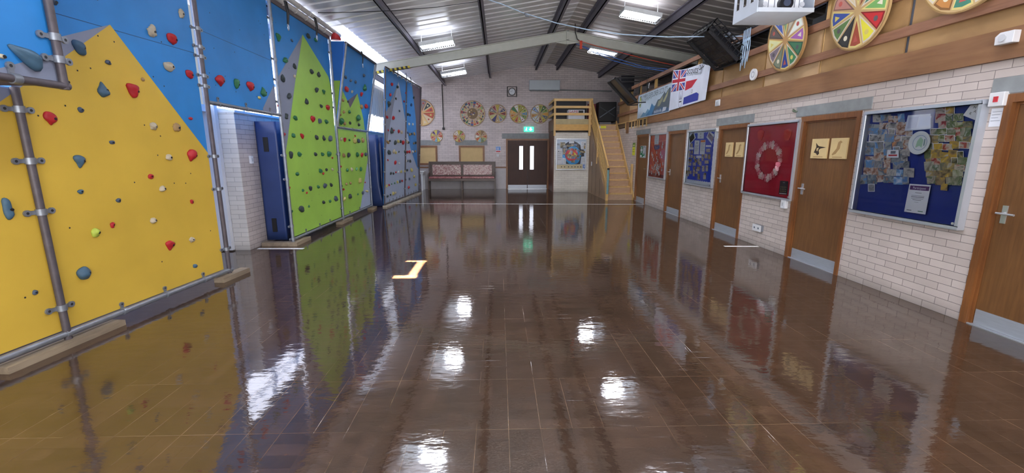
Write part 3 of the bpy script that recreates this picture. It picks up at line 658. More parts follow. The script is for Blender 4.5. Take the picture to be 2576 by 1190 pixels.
vpole(GA, 12.23, .02, 2.14, gw, .024, [GA.p(x, y)[1] for x, y in ((921,350),(928,410),(932,470))], size=.8)
m = MB(); m.tube([LB.w(9.97, 0, .03), LB.w(9.97, LBL, .03)], .024, GALV, 12); m.build('leaning_tube', gw)
m = MB(); m.tube([LB.w(12.23, 0, .03), LB.w(12.23, LBL, .03)], .024, GALV, 12); m.build('leaning_tube', gw)
m = MB(); m.tube([LB.w(9.95, LBL, .02), LB.w(12.25, LBL, .02)], .026, GALVD, 12); m.build('top_tube', gw)
hpole(GA, 7.46, 12.25, .10, gw, .024, [GA.p(x, y)[0] for x, y in ((770,592),(805,580),(830,562),(880,540),(905,530))], size=.8)
hpole(GA, 9.95, 12.25, 2.13, gw, .024, [GA.p(x, y)[0] for x, y in ((863,325),(884,328),(904,331))], size=.8)
m = MB(); m.box(-3.64, -3.49, 7.38, 7.95, 0, .06, BLOCK); m.box(-4.10, -3.64, 7.40, 7.52, 0, .06, BLOCK); m.box(-3.64, -3.50, 9.6, 10.35, 0, .06, BLOCK); m.box(-3.64, -3.50, 11.95, 12.4, 0, .06, BLOCK)
m.build('timber_bearer', gw)
# top fascia and pale bundled trunking above the green wall
m = MB(); m.box(-3.64, -3.585, 7.4, 9.95, 3.93, 4.0, pm('brown grey fascia board', (104,96,98), .6)); m.build('fascia', gw)
DUCT = pm('pale plastic trunking', (204,200,198), 0.45, var=0.08)
e = empty('ceiling_trunking', (-3.7, 8.8, 3.98)); tag(e, 'pair of pale clipped ducts running along the top of the climbing wall under the roof', 'duct')
for x, z, r in ((-3.50, 4.105, .042), (-3.57, 4.035, .045)):
    m = MB(); m.tube([(x, 5.6, z), (x, 10.3, z)], r, DUCT, 14); o = m.build('duct', e)
    for k in range(11): m = MB(); m.tube([(x, 5.8+k*.42, z), (x, 5.84+k*.42, z)], r*1.14, DUCT, 14); m.build('clip', o)
# ---- far grey wall
P00 = Vector((-3.36, 12.62, .06)); P10 = Vector((-3.09, 16.63, .06)); P01 = Vector((-3.12, 12.62, 3.82))
WC = Fr(P00, P10-P00, P01-P00); WL_ = (P10-P00).length; HL_ = (P01-P00).length + .03
cw = empty('climbing_wall', tuple((P00+P10)/2)); tag(cw, 'farthest climbing wall painted light grey peak on blue with crowded small holds', 'climbing wall')
c_ = lambda L: pts_px(WC, L)
aM = c_([(1017, 500)])[0][0]
far_l = c_([(1002.6,206),(996.5,229),(983.5,300),(969,385)]) ; far_r = c_([(1017,290),(1032,371),(1048,419)])
lightC = [far_l[0], far_l[1], far_l[2], far_l[3], (-.2, far_l[3][1]-.2), (-.2, -.1), (WL_+.2, -.1), (WL_+.2, far_r[2][1]-.2)] + [far_r[2], far_r[1], far_r[0]] + c_([(1008,235)])
darkC = c_([(1002.6,206),(973,278)]) + [(-.2, c_([(970,292)])[0][1])] + [(-.2, far_l[3][1]-.2), far_l[3], far_l[2], far_l[1]]
purpC = c_([(1036,213),(1046,300),(1050,420)]) + [(WL_+.3, .9), (WL_+.3, 4)] + c_([(1036,205)])  # shadow at the far end of the board put in as purple grey
board(WC, 'painted_board', (0, aM-.02, .03, HL_), BLUE, [(darkC, GREY), (lightC, GREYL)], cw, holes=10)
board(WC, 'painted_board', (aM+.02, WL_, .03, HL_), BLUE, [(lightC, GREYL), (purpC, GREYP)], cw, holes=8)
for a, cl in ((0.0, 5), (aM, 6), (WL_, 3)):
    vpole(WC, a, 0, HL_+.02, cw, .022, [.3+k*3.3/cl for k in range(cl)], GALVD, size=.7)
hpole(WC, 0, WL_, .03, cw, .022, [.5+.35*k for k in range(10)], size=.8, mat=GALVD)
m = MB(); m.tube([WC.w(0, HL_+.02, .02), WC.w(WL_, HL_+.02, .02)], .022, GALVD, 12); tt = m.build('top_tube', cw)
for k in range(9): clamp(WC, .3+.42*k, HL_-.03, .022, 'h', tt, size=.7)
for a0, a1 in ((-.05,.95),(.98,1.9),(1.95,2.7),(2.75,3.4),(3.42,WL_+.1)):
    m = MB(Fr(P00-Vector((0,0,.06)), P10-P00, (0,0,1))); m.box(a0, a1, 0, .045, -.02, .11, BLOCKW); m.build('timber_bearer', cw)
# ------------------------------------------------------------------ climbing holds
HC = {'red': ((176,30,40),'red'), 'sl': ((72,86,106),'slate grey'), 'sb': ((66,98,122),'blue-grey'), 'dk': ((50,62,64),'charcoal'), 'gr': ((44,112,76),'green'), 'cr': ((188,178,156),'cream'),
      'lm': ((178,196,78),'yellow-green'), 'tn': ((164,134,92),'tan'), 'yl': ((196,186,116),'pale yellow'), 'lg': ((110,180,130),'pale green'), 'db': ((34,70,120),'dark blue'), 'wh': ((214,216,214),'white')}
HM = {k: pm('climbing hold resin '+v[1], v[0], 0.55, var=.12, scale=18, bump=.25) for k, v in HC.items()}
BOLT = pm('dark bolt recess', (26,26,30), .4)
def hold_geo(kind, w, h, d, sub, seed):
    rnd = random.Random(seed); bm = bmesh.new(); bmesh.ops.create_icosphere(bm, subdivisions=sub, radius=1.0)
    ph = [rnd.uniform(0, 6.28) for _ in range(6)]; sk = rnd.uniform(-.35, .35)
    out = []
    for v in bm.verts:
        x, y, z = v.co
        lump = 1 + .10*math.sin(3.1*x+ph[0]) * math.cos(2.7*y+ph[1]) + .07*math.sin(5*y+ph[2]+2*z)
        if kind == 'w':      # broad top, narrow toe
            f = .38 + .62*min(1, max(0, (y+1)/1.7)); x *= f; z2 = z*(.55+.45*(y+1)/2); x += sk*(1-y)*.2
        elif kind == 't':    # pointed up
            f = .3 + .7*min(1, max(0, (1-y)/1.5)); x *= f; z2 = z*(.6+.4*(1-y)/2); x += sk*(1+y)*.25
        elif kind == 's':    # ridged
            lump *= 1 + .13*math.sin(9*(x*.6+y)); z2 = z*.9
        elif kind == 'p':    # waisted pinch
            f = .55 + .45*y*y; x *= f; z2 = z*(.6+.4*abs(y))
        elif kind == 'h':    # curved horn
            f = .22 + .78*max(0, (x+1)/2); y2 = y*f; y = y2 + .9*(((1-x)/2)**2) - .25; z2 = z*f
        else:
            z2 = z; x += sk*.15*y
        if z2 < 0: z2 *= .02
        out.append((x*lump*w/2, y*lump*h/2, z2*lump*d))
    fs = [tuple(v.index for v in f.verts) for f in bm.faces]; bm.free(); return out, fs
HOLDS = []
def hold(fr, wallkey, px, py, w, h, col, kind='b', dk=None, c=.012):
    a, b = fr.p(px, py, .02); a0, _ = fr.p(px-w/2, py, .02); a1, _ = fr.p(px+w/2, py, .02); _, b1 = fr.p(px, py-h/2, .02); _, b0 = fr.p(px, py+h/2, .02)
    W = abs(a1-a0)*.85; Hh = abs(b1-b0); W = max(.03, min(W, Hh*1.9 if kind != 'h' else W)); d = dk or .42*min(W, Hh)
    big = w*h > 260; zf = {'w': .70, 't': .72, 'p': .62, 's': .86, 'h': .62}.get(kind, .9)
    gs, fs = hold_geo(kind, W, Hh, d, 3 if w*h > 90 else 2, len(HOLDS)*13+5)
    rot = random.Random(len(HOLDS)).uniform(-.25, .25) if kind not in 'ht' else 0
    cr, sr = math.cos(rot), math.sin(rot)
    base = fr.w(a, b, c-.006)
    m = MB(fr); m.add([fr.w(a+x*cr-y*sr, b+x*sr+y*cr, z+c-.010) for x, y, z in gs], fs, HM[col], True)
    if big:
        e = empty('climbing_hold', base); m.build('grip', e)
        q = MB(fr); aa, bb = a+W*.12, b-Hh*.02; q.tube([fr.w(aa, bb, c), fr.w(aa, bb, d*zf+c-.006)], .011, BOLT, 10); q.build('bolt', e)
    else:
        if w*h > 110: m.tube([fr.w(a, b, c), fr.w(a, b, d*zf+c-.006)], .007, BOLT, 8)
        e = m.build('climbing_hold')
    HOLDS.append([e, wallkey, col, a, b, W*Hh])
# --- near wall (yellow and blue)
for h in [(203,119,34,38,'sb','b'),(385,79,22,30,'cr','s'),(437,99,36,28,'red','w'),(459,34,14,22,'cr','s'),(428,167,30,24,'cr','b'),(480,188,28,22,'red','w'),(483,298,12,8,'red','b'),(276,157,18,12,'sl','b'),(363,200,10,9,'tn','b'),
          (262,226,36,38,'sb','t'),(338,229,40,38,'red','w'),(207,276,17,14,'sl','b'),(130,298,48,34,'red','w'),(389,317,21,20,'cr','s'),(447,321,20,20,'tn','s'),(286,358,17,10,'sl','b'),(204,405,38,34,'sb','w'),(428,396,18,16,'cr','b'),
          (486,391,32,32,'red','w'),(383,444,16,12,'red','b'),(412,475,20,16,'cr','b'),(171,206,16,20,'lm','b'),(207,482,18,12,'sb','b'),(302,504,15,11,'sl','b'),(486,508,12,12,'red','w'),(287,566,14,16,'red','b'),
          (244,585,26,24,'lm','b'),(389,555,20,16,'cr','b'),(431,617,30,24,'red','w'),(486,603,16,14,'cr','s'),(214,687,42,36,'sb','b'),(494,669,14,11,'sb','b'),(139,4,26,14,'sl','b')]: hold(NP, 'near', *h)
for h in [(24,527,46,54,'sb','p'),(93,736,17,13,'sl','b')]: hold(NP, 'near', *h)
hold(OP, 'forward', 66, 141, 80, 70, 'sb', 'h', dk=.10); hold(OP, 'forward', 11, 142, 22, 13, 'cr', 'b')
for h in [(557,203,30,26,'red','w'),(597,212,15,25,'gr','w'),(633,218,26,23,'red','w'),(665,232,15,22,'gr','t'),(655,246,12,8,'yl','b')]: hold(BP, 'bridge', *h)
# --- green wall
for h in [(702,94,13,20,'gr','w'),(736.5,102,6,6,'sl','b'),(777,91,9,12,'dk','b'),(796,101,10,9,'gr','b'),(720,152,13,13,'gr','b'),(743,166,10,14,'dk','t'),(713,196,13,19,'dk','t'),(743,192,6,8,'cr','b'),(785.5,180,9,12,'dk','b'),(803,187,11,14,'dk','t'),(798,226,9,12,'dk','b'),
          (816,231,10,11,'gr','w'),(729.5,242,12,14,'dk','b'),(773,255,10,15,'dk','t'),(703,266,7,9,'red','b'),(810,267,9,9,'dk','b'),(826,270,10,13,'red','b'),(722.6,293,11,15,'dk','p'),(745,297,11,12,'gr','b'),(788.5,300,16,16,'red','w'),(805.5,304.6,8,13,'sl','b'),(822.7,306,11,11,'gr','b'),
          (714.4,339,15,14,'red','w'),(740,341,10,12,'gr','b'),(762,343,14,13,'red','w'),(798,346,9,12,'dk','b'),(816,347,8,14,'dk','t'),(832,349,10,15,'sl','b'),(733.5,391,10,20,'dk','w'),(755,388,10,12,'gr','b'),(795.5,388,8,10,'dk','b'),(813,388,9,10,'gr','b'),(829,387,10,14,'gr','b'),
          (750,437.6,10,10,'gr','b'),(808,430,9,11,'gr','b'),(815,436.5,5,7,'red','b'),(823,427,6,8,'dk','b'),(838,426,5,7,'cr','b'),(838,397,5,5,'red','b'),(729,472.5,8,8,'red','b'),(764,479,6,8,'gr','b'),(783,474.5,11,13,'dk','w'),(774,485,5,6,'red','b'),(802.5,470,7,9,'gr','b'),
          (819,467,9,12,'sl','b'),(834.5,465,7,10,'dk','b'),(816,509,9,9,'dk','b'),(832,506,8,8,'gr','b'),(846,500,9,14,'sl','b'),(760,526,14,16,'dk','b'),(779,519,6,7,'gr','t'),(736.5,532,6,7,'gr','b')]: hold(GA, 'green_l', *h)
for h in [(860,350,6,9,'cr','b'),(869,352,9,11,'red','w'),(880.6,352.5,6,6,'gr','b'),(893,354,8,13,'yl','s'),(903,354.5,7,12,'sl','b'),(913.5,353,6,13,'tn','s'),(895,342,4,5,'red','b'),(853.5,388,9,13,'sl','w'),(866,391,7,11,'tn','b'),(878,390,7,12,'dk','b'),(900,389,6,13,'gr','b'),(912,390,9,12,'red','w'),
          (921,388,7,10,'sl','b'),(859,419,4,6,'red','b'),(875,428,6,9,'gr','b'),(886,426,5,10,'cr','b'),(898,425,5,9,'lg','b'),(908.5,425.5,5,11,'gr','b'),(860,468,7,8,'gr','b'),(873,463,8,7,'tn','b'),(883,461,5,8,'tn','b'),(906.5,455,7,14,'yl','s'),(920,459,3.5,4,'red','b'),(866,476.5,5,6,'red','b'),
          (881.7,494,8,12,'dk','b'),(867.5,500,8,10,'yl','b'),(914,485,6,9,'sl','b'),(924,481,9,8,'yl','h'),(902,489,4,5,'gr','b')]: hold(GA, 'green_r', *h)
for h in [(871,195,9,9,'sl','b'),(884,203,7,8,'sl','b'),(896,207,6,8,'sl','b'),(917,190,7,9,'sl','b'),(873,225,12,14,'red','b'),(887,231,5,8,'cr','b'),(918,221,8,19,'gr','t'),(910.5,238,9,12,'red','w'),(864.5,252.5,6,8,'tn','b'),(877,256,8,6,'dk','b'),(910.5,269,7,12,'tn','b'),(922,268,10,12,'red','b'),
          (866.5,282,6,9,'tn','b'),(880.6,282,10,9,'gr','b'),(860,305,10,18,'gr','b'),(868,311,8,10,'tn','b'),(882,310,7,8,'dk','b'),(902,296.6,10,17,'gr','b'),(904,314,6,9,'dk','b'),(858.5,289,5,6,'tn','b')]: hold(LB, 'lean', *h)
# --- far grey wall
for h in [(987,212,6,9,'red','b'),(1001,219,7,8,'dk','b'),(983,238.5,7,9,'red','b'),(997,248.5,4,6,'dk','b'),(979,262,8,16,'dk','w'),(1006,279,5,6,'sl','b'),(975,295,7,8,'red','b'),(990.5,297,8,10,'red','b'),(1035.5,264,5,8,'db','b'),(1042,245.5,6,7,'dk','b'),(1027,288,5,8,'dk','b'),(1032,289.5,4,7,'db','b'),(1022,234,4,5,'red','b'),(1017.5,255.5,4,6,'red','b'),
          (985.5,329,8,16,'dk','t'),(1004,331,7,10,'red','w'),(1011,333,6,9,'cr','b'),(1030,312,6,7,'wh','b'),(1039,313,6,7,'wh','b'),(1026.5,334,5,6,'db','b'),(1032,338,5,8,'tn','b'),(1037,337,5,6,'dk','b'),(1043,337,5,8,'tn','b'),(976,357.5,8,13,'tn','h'),(982,354.5,4,6,'dk','b'),(995,359,6,12,'dk','b'),(1002.6,355.5,6,9,'yl','b'),(1009,356,5,8,'dk','b'),(1014.5,358.5,6,11,'red','b'),
          (1024,356.5,6,9,'cr','b'),(1028.5,358.5,4,7,'dk','b'),(1042,360.5,5,6,'tn','b'),(1046.5,359.5,5,7,'dk','b'),(979.5,384,8,12,'dk','b'),(991.5,381,6,11,'cr','b'),(996.5,384,4,8,'yl','b'),(1004.6,382,3.5,5,'dk','b'),(1020,382,5,9,'dk','b'),(1025.5,382.5,5,8,'red','b'),(1031,382,5,8,'red','b'),(1039,382,6,8,'wh','b'),(1045.5,381,6,6,'tn','b'),
          (995,409,5,10,'red','b'),(1005,411,4,6,'wh','b'),(1022,405,5,8,'wh','b'),(1027,405,3.5,6,'sl','b'),(1032.5,405.5,5,8,'dk','b'),(977,403,3.5,5,'red','b'),(984.5,436.5,5,7,'dk','b'),(990.5,436.6,3.5,7,'dk','b'),(997,433.5,3.5,5,'red','b'),(1003,433,4,6,'wh','b'),(1010,432,6,8,'yl','b'),(1019.5,431,5,6,'yl','b'),(1025,428,5,7,'dk','b'),(1036,427.5,7,10,'yl','b'),
          (1042.5,444,7,8,'yl','b'),(1021,452,3.5,6,'sl','b'),(1031,450,3.5,6,'sl','b'),(974,468,6,8,'yl','b'),(980,465.5,4,6,'red','b'),(986.5,463,3.5,4,'gr','b'),(994,461,4,5,'gr','b'),(1001,458,6,7,'yl','b'),(1006.8,456,4,9,'sl','b'),(1012.5,455,5,6,'red','b'),(1029,471.5,5,7,'red','b'),(1046,464.5,4,8,'yl','b'),(976,493.6,5,7,'dk','b'),(983.5,490,4,5,'dk','b'),
          (990,486.6,5,10,'yl','b'),(995.8,484.6,4,6,'cr','b'),(978,328,3.5,5,'red','b'),(992,328,3.5,5,'red','b')]: hold(WC, 'far', *h)
# red dome hold on top of the leaning section
a = Vector((-3.46, 9.95, 3.93)); m = MB(); gs, fs = hold_geo('b', .2, .2, .1, 3, 99)
m.add([a+Vector((x, -z*.2+y*.35, max(y, -.02)+.02)) if False else a+Vector((x, y*.8, z*1.3)) for x, y, z in gs], fs, HM['red'], True)
o = m.build('climbing_hold'); HOLDS.append([o, 'top', 'red', 9.95, 3.9, .03])
WN = {'near': 'the near yellow wall', 'forward': 'the forward board at upper left', 'bridge': 'the blue bridge board', 'green_l': 'the green wall left half',
      'green_r': 'the green wall lower right', 'lean': 'the leaning green wall board', 'far': 'the far grey wall', 'top': 'top of the green wall'}
ORD = ['', 'second ', 'third ', 'fourth ', 'fifth ', 'sixth ', 'seventh ', 'eighth ', 'ninth ', 'tenth ', 'eleventh ', 'twelfth ', 'thirteenth ', 'fourteenth ', 'fifteenth ', 'sixteenth ', 'seventeenth ', 'eighteenth ', 'nineteenth ', 'twentieth ', 'twenty-first ', 'twenty-second ', 'twenty-third ']
from collections import defaultdict
gd = defaultdict(list)
for h in HOLDS: gd[(h[1], h[2])].append(h)
for (wk, ck), L in gd.items():
    cn = HC[ck][1]; L.sort(key=lambda h: -h[4]); n = len(L)
    for i, h in enumerate(L):
        if wk == 'top': lab = 'round red climbing hold perched on the very top edge of the green wall'
        elif n == 1: lab = 'the only %s climbing hold on %s' % (cn, WN[wk])
        elif i <= n-1-i: lab = '%s climbing hold, %shighest %s one on %s' % (cn, ORD[i], cn, WN[wk])
        else: lab = '%s climbing hold, %slowest %s one on %s' % (cn, ORD[n-1-i], cn, WN[wk])
        lab = ' '.join(lab.split()[:17]) if len(lab.split()) > 17 else lab
        tag(h[0], lab, 'climbing hold', 'climbing holds on ' + WN[wk])
# ------------------------------------------------------------------ belay slings, carabiners
def sling(p, L, label, fr=NP, wide=.022, loops=2):
    e = empty('belay_sling', p - Vector((0,0,L))); tag(e, label, 'sling', 'belay slings hanging from the climbing wall tops')
    m = MB()
    for k in range(loops): m.tube([p+Vector((.03, .05*k, 0)), p+Vector((.05, .02+.03*k, -L*.4)), p+Vector((.045, .01, -L*.8))], wide*.5, BLK, 8)
    m.build('webbing', e)
    m = MB(); q = p+Vector((.045, .01, -L*.8)); pts = [q+Vector((0, .022*math.sin(t*math.pi/6), -.045+.05*math.cos(t*math.pi/6))) for t in range(13)]
    m.tube(pts, .005, CHROME, 8); m.build('carabiner', e)
sling(NP.w(NP.p(708, 22)[0], 3.90, .03), .42, 'long black belay sling with carabiner hanging beside the top left of the green peak', wide=.034, loops=2)
sling(NP.w(NP.p(784, 70)[0], 3.92, .03), .36, 'black belay sling with carabiner hanging just right of the green peak tip', wide=.03, loops=2)
q = LB.w(LB.p(902, 128)[0], LB.p(902, 128)[1], .03); sling(q, .34, 'thin black sling with a pale carabiner on the leaning board of the green wall')
for i, (x, y, lab) in enumerate(((993, 176, 'leftmost'), (1016, 190, 'middle'), (1027, 200, 'rightmost'))):
    a, b = WC.p(x, y); sling(WC.w(a, b+.08, .03), .25, 'small black sling, %s of the three at the top of the farthest grey wall' % lab, loops=1)
# ------------------------------------------------------------------ blue crash mats
def mat_(x0, x1, y0, y1, z0, z1, label, slots, bulge=0.0, skew=0.0):
    e = empty('crash_mat', ((x0+x1)/2, (y0+y1)/2, z0)); tag(e, label, 'crash mat', 'blue crash mats stood on end')
    bm = bmesh.new(); bmesh.ops.create_cube(bm, size=1.0); bmesh.ops.subdivide_edges(bm, edges=bm.edges, cuts=9, use_grid_fill=True)
    vs = []
    for v in bm.verts:
        x, y, z = v.co; k = (1-(2*x)**8)*(1-(2*z)**8)
        yy = y + (.06*k*(1 if y > 0 else -1)*bulge/.06 if abs(y) > .49 else 0)
        zz = z+.5; wob = .02*math.sin(9*zz+3*x)*(1-zz) if bulge else 0
        vs.append(Vector((x0+(x+.5)*(x1-x0)+wob+skew*(1-zz)**2*.3, y0+(yy+.5)*(y1-y0), z0+zz*(z1-z0))))
    fs = [tuple(v.index for v in f.verts) for f in bm.faces]; bm.free()
    m = MB(); m.add(vs, fs, MATB, True); o = m.build('mat_body', e, bevel=0)
    for z in slots:
        m = MB(Fr((0, y0, 0), (1,0,0), (0,0,1))); m.box((x0+x1)/2-.06, (x0+x1)/2+.02, z-.12, z+.12, .0, .012, BLK); m.build('handle_patch', e)
mat_(-4.11, -3.76, 7.62, 7.86, .065, 2.10, 'tall navy blue mat standing in the opening between the brick return and green wall', (1.72, .33))
mat_(-3.80, -3.50, 12.75, 12.95, .01, 2.06, 'navy blue mat stood on end just beyond the right edge of the green wall', (1.62, .42), bulge=.12, skew=.25)
mat_(-3.9, -3.42, 13.02, 13.25, .01, 2.0, 'navy blue mat leaning behind another in the gap before the grey wall', (), bulge=.12)
a, b = LW(XLB).p(630, 402); switch(LW(XLB), 'light_switch', a, b, .09, .13, .03, 'small white switch box on the side of the brick return by the blue mat')
# ------------------------------------------------------------------ right wall: lintels and doors
for i, (y0, y1) in enumerate(DOORS):
    m = MB(RW); m.box(-y1-.13, -y0+.13, 2.11, 2.25, 0, .012, LINT); struct(m.build('trim_%d' % (9+i)))
    e = empty('door_%d' % (i+1), (XR, (y0+y1)/2, 0)); struct(e)
    m = MB(RW)
    m.box(-y1, -y1+.06, 0, 2.10, -.14, .015, FRAME); m.box(-y0-.06, -y0, 0, 2.10, -.14, .015, FRAME); m.box(-y1+.06, -y0-.06, 2.03, 2.10, -.14, .015, FRAME)
    m.box(-y1+.06, -y1+.08, 0, 2.03, -.14, -.02, FRAME); m.box(-y0-.08, -y0-.06, 0, 2.03, -.14, -.02, FRAME); m.box(-y1+.08, -y0-.08, 2.01, 2.03, -.14, -.02, FRAME)
    m.build('door_frame', e)
    m = MB(RW); m.box(-y1+.082, -y0-.082, .008, 2.008, -.075, -.035, DOOR); lf = m.build('door_leaf', e)
    m = MB(RW); m.box(-y1+.09, -y0-.09, .012, .155, -.035, -.031, KICK); m.build('kick_plate', e)
    m = MB(RW); m.box(-y1+.06, -y0-.06, 0, .01, -.09, .0, ALU); m.build('threshold', e)
    hy = (y0+.13) if i == 0 else (y1-.145); sg = -1 if i == 0 else 1
    m = MB(RW); m.box(-hy-.02, -hy+.02, .98, 1.14, -.035, -.027, CHROME if i else WHITEP)
    m.tube([RW.w(-hy, 1.07, -.03), RW.w(-hy, 1.07, .015)], .010, CHROME, 10); m.tube([RW.w(-hy-.03*sg, 1.07, .012), RW.w(-hy+.11*sg, 1.068, .014)], .010, CHROME, 10)
    m.build('lever_handle', e)
# wooden plaques on doors 3 and 4
PLQ = pm('pale engraved wood plaque', (222,196,142), .5, var=.06)
def plaque(a0, a1, b0, b1, label, motif):
    e = empty('wooden_plaque', RW.w((a0+a1)/2, b0, -.03)); tag(e, label, 'plaque', 'engraved plaques on the toilet doors')
    m = MB(RW); m.box(a0, a1, b0, b1, -.034, -.012, PLQ); m.build('plaque_board', e, bevel=.002)
    m = MB(RW); w = a1-a0; h = b1-b0; q = lambda L: [(a0+w*x, b0+h*y) for x, y in L]; dk_ = flat((60,44,34)) if motif == 1 else flat((176,140,92))
    if motif == 1:
        m.poly(q([(.2,.3),(.32,.58),(.28,.8),(.42,.66),(.5,.62),(.94,.56),(.6,.5),(.5,.42),(.56,.25),(.45,.15),(.35,.26)]), -.0115, dk_)
        m.poly(q([(.36,.52),(.5,.55),(.42,.36),(.36,.4)]), -.0108, PLQ)
    else:
        m.poly(q([(.15,.22),(.4,.5),(.46,.8),(.6,.88),(.72,.8),(.62,.74),(.6,.5),(.4,.25),(.2,.16)]), -.0115, dk_)
    m.poly(q([(.2,.06),(.8,.06),(.8,.1),(.2,.1)]), -.0115, flat((176,140,92))); m.build('engraving', e)
plaque(-8.57, -8.32, 1.50, 1.77, 'small pale wooden plaque, left of the pair on the door with the no-smoking sign above', 2)
plaque(-8.21, -7.93, 1.50, 1.77, 'small pale wooden plaque, right of the pair on the door with the no-smoking sign above', 2)
plaque(-6.18, -5.88, 1.51, 1.78, 'wooden plaque with a dark long-beaked bird head on the door right of the crimson board', 1)
plaque(-5.82, -5.54, 1.51, 1.78, 'faintly engraved wooden plaque right of the bird head plaque', 2)
# ------------------------------------------------------------------ notice boards
def notice_board(fr, a0, a1, b0, b1, back, label, c=.0, d=.05, fw=.035):
    e = empty('notice_board', fr.w((a0+a1)/2, b0, c)); tag(e, label, 'notice board', 'glazed aluminium notice boards')
    m = MB(fr); m.box(a0, a1, b0, b0+fw, c, c+d, ALU); m.box(a0, a1, b1-fw, b1, c, c+d, ALU); m.box(a0, a0+fw, b0+fw, b1-fw, c, c+d, ALU); m.box(a1-fw, a1, b0+fw, b1-fw, c, c+d, ALU); m.build('frame', e, bevel=.006)
    m = MB(fr); m.box(a0+fw*.8, a1-fw*.8, b0+fw*.8, b1-fw*.8, c+.004, c+.014, back); m.build('backing_panel', e)
    m = MB(fr); m.add([fr.w(a0+fw, b0+fw, c+d-.012), fr.w(a1-fw, b0+fw, c+d-.012), fr.w(a1-fw, b1-fw, c+d-.012), fr.w(a0+fw, b1-fw, c+d-.012)], [(0,1,2,3)], GLASS); m.build('glass_door', e)
    m = MB(fr); m.disc(a1-fw*1.6, b0+fw*1.7, .014, c+d-.011, CHROME, 12, th=.004); m.build('lock', e)
    return e
BD = [(-12.85, -11.52, .84, 2.08), (-10.25, -8.91, .84, 2.07), (-7.77, -6.42, .86, 2.07), (-5.245, -3.945, .865, 2.075)]
notice_board(RW, *BD[0], POSTRED, 'narrow looking glazed notice board with an orange red poster beside the first aid door')
notice_board(RW, *BD[1], WHITE, 'glazed notice board with bright blue scalloped backing and many cut-outs')
notice_board(RW, *BD[2], BOARDRED, 'glazed notice board with crimson backing and a wreath of paper hands')
notice_board(RW, *BD[3], BOARDBLUE, 'large glazed navy notice board crowded with photographs and a white plate', d=.078)
def sheet(fr, corners, c, mat, label, cat, name='paper_sheet', group=None, parts=None, th=.0006):
    m = MB(fr); m.poly(corners, c, mat, th=th)
    cx = sum(p[0] for p in corners)/len(corners); cb = sum(p[1] for p in corners)/len(corners)
    if parts:
        c0, c1, c3 = corners[0], corners[1], corners[-1]
        def q(x, y): return (c0[0]+(c1[0]-c0[0])*x+(c3[0]-c0[0])*y, c0[1]+(c1[1]-c0[1])*x+(c3[1]-c0[1])*y)
        hh = math.hypot(c3[0]-c0[0], c3[1]-c0[1]); rot = math.atan2(c1[1]-c0[1], c1[0]-c0[0])
        for i, p in enumerate(parts):
            cc = c+th+.0005*(i+1)
            if p[0] == 'r': m.poly([q(p[1], p[3]), q(p[2], p[3]), q(p[2], p[4]), q(p[1], p[4])], cc, p[5])
            elif p[0] == 't': x, y = q(p[2], p[3]); m.text(p[1], x, y, hh*p[4], cc, p[5], rot=rot, sx=p[6] if len(p) > 6 else 1)
            elif p[0] == 'p': m.poly([q(x, y) for x, y in p[1]], cc, p[2])
            elif p[0] == 'o': x, y = q(p[1], p[2]); m.disc(x, y, hh*p[3], cc, p[4], 16)
    o = m.build(name); tag(o, label, cat, group); return o
def rect(a0, a1, b0, b1): return [(a0, b0), (a1, b0), (a1, b1), (a0, b1)]
def fr_rect(B, x0, x1, y0, y1): return rect(B[0]+(B[1]-B[0])*x0, B[0]+(B[1]-B[0])*x1, B[2]+(B[3]-B[2])*y0, B[2]+(B[3]-B[2])*y1)
def lines(n, x0=.12, x1=.88, y0=.15, y1=.8, mat=None):
    return [('r', x0, x1-(k % 3)*.1, y1-(y1-y0)*k/n, y1-(y1-y0)*k/n+.025, mat or GRYP) for k in range(n)]
# board 1: orange poster with pale figures
B = BD[0]
m = MB(RW); fb = lambda L: [(B[0]+(B[1]-B[0])*x, B[2]+(B[3]-B[2])*y) for x, y in L]
m.poly(fb([(.04,.04),(.96,.04),(.96,.97),(.04,.97)]), .0152, POSTRED); m.poly(fb([(.6,.46),(.96,.42),(.96,.62),(.72,.64)]), .0158, flat((206,96,130)))
for k, (x, y, dx, dy) in enumerate(((.05,.83,.45,-.42),(.05,.55,.5,-.5),(.05,.80,.9,.04),(.1,.3,.4,-.25))):
    m.poly(fb([(x,y),(x+.02,y+.012),(x+dx+.02,y+dy+.012),(x+dx,y+dy)]), .0164+.0004*k, flat((236,140,84)))
m.poly(fb([(.04,.04),(.96,.04),(.96,.10),(.04,.12)]), .0182, flat((140,30,40)))
tag(m.build('poster'), 'orange red poster with pale orange streaks filling the board beside the first aid door', 'poster')
sheet(RW, fr_rect(B, .27, .52, .76, .97), .019, WHITE, 'white printed sheet at the top of the orange red poster', 'sheet', parts=lines(6))
m = MB(RW); m.poly(fb([(.25,.70),(.3,.75),(.45,.74),(.58,.75),(.6,.68),(.5,.65),(.33,.64)]), .0192, flat((72,84,150)))
m.text('Scouts', *fb([(.42,.695)])[0], .08, .0198, GRYP); tag(m.build('paper_title'), 'dark blue cloud-shaped title cut-out under the white sheet on the orange poster', 'cut-out')
rnd = random.Random(3)
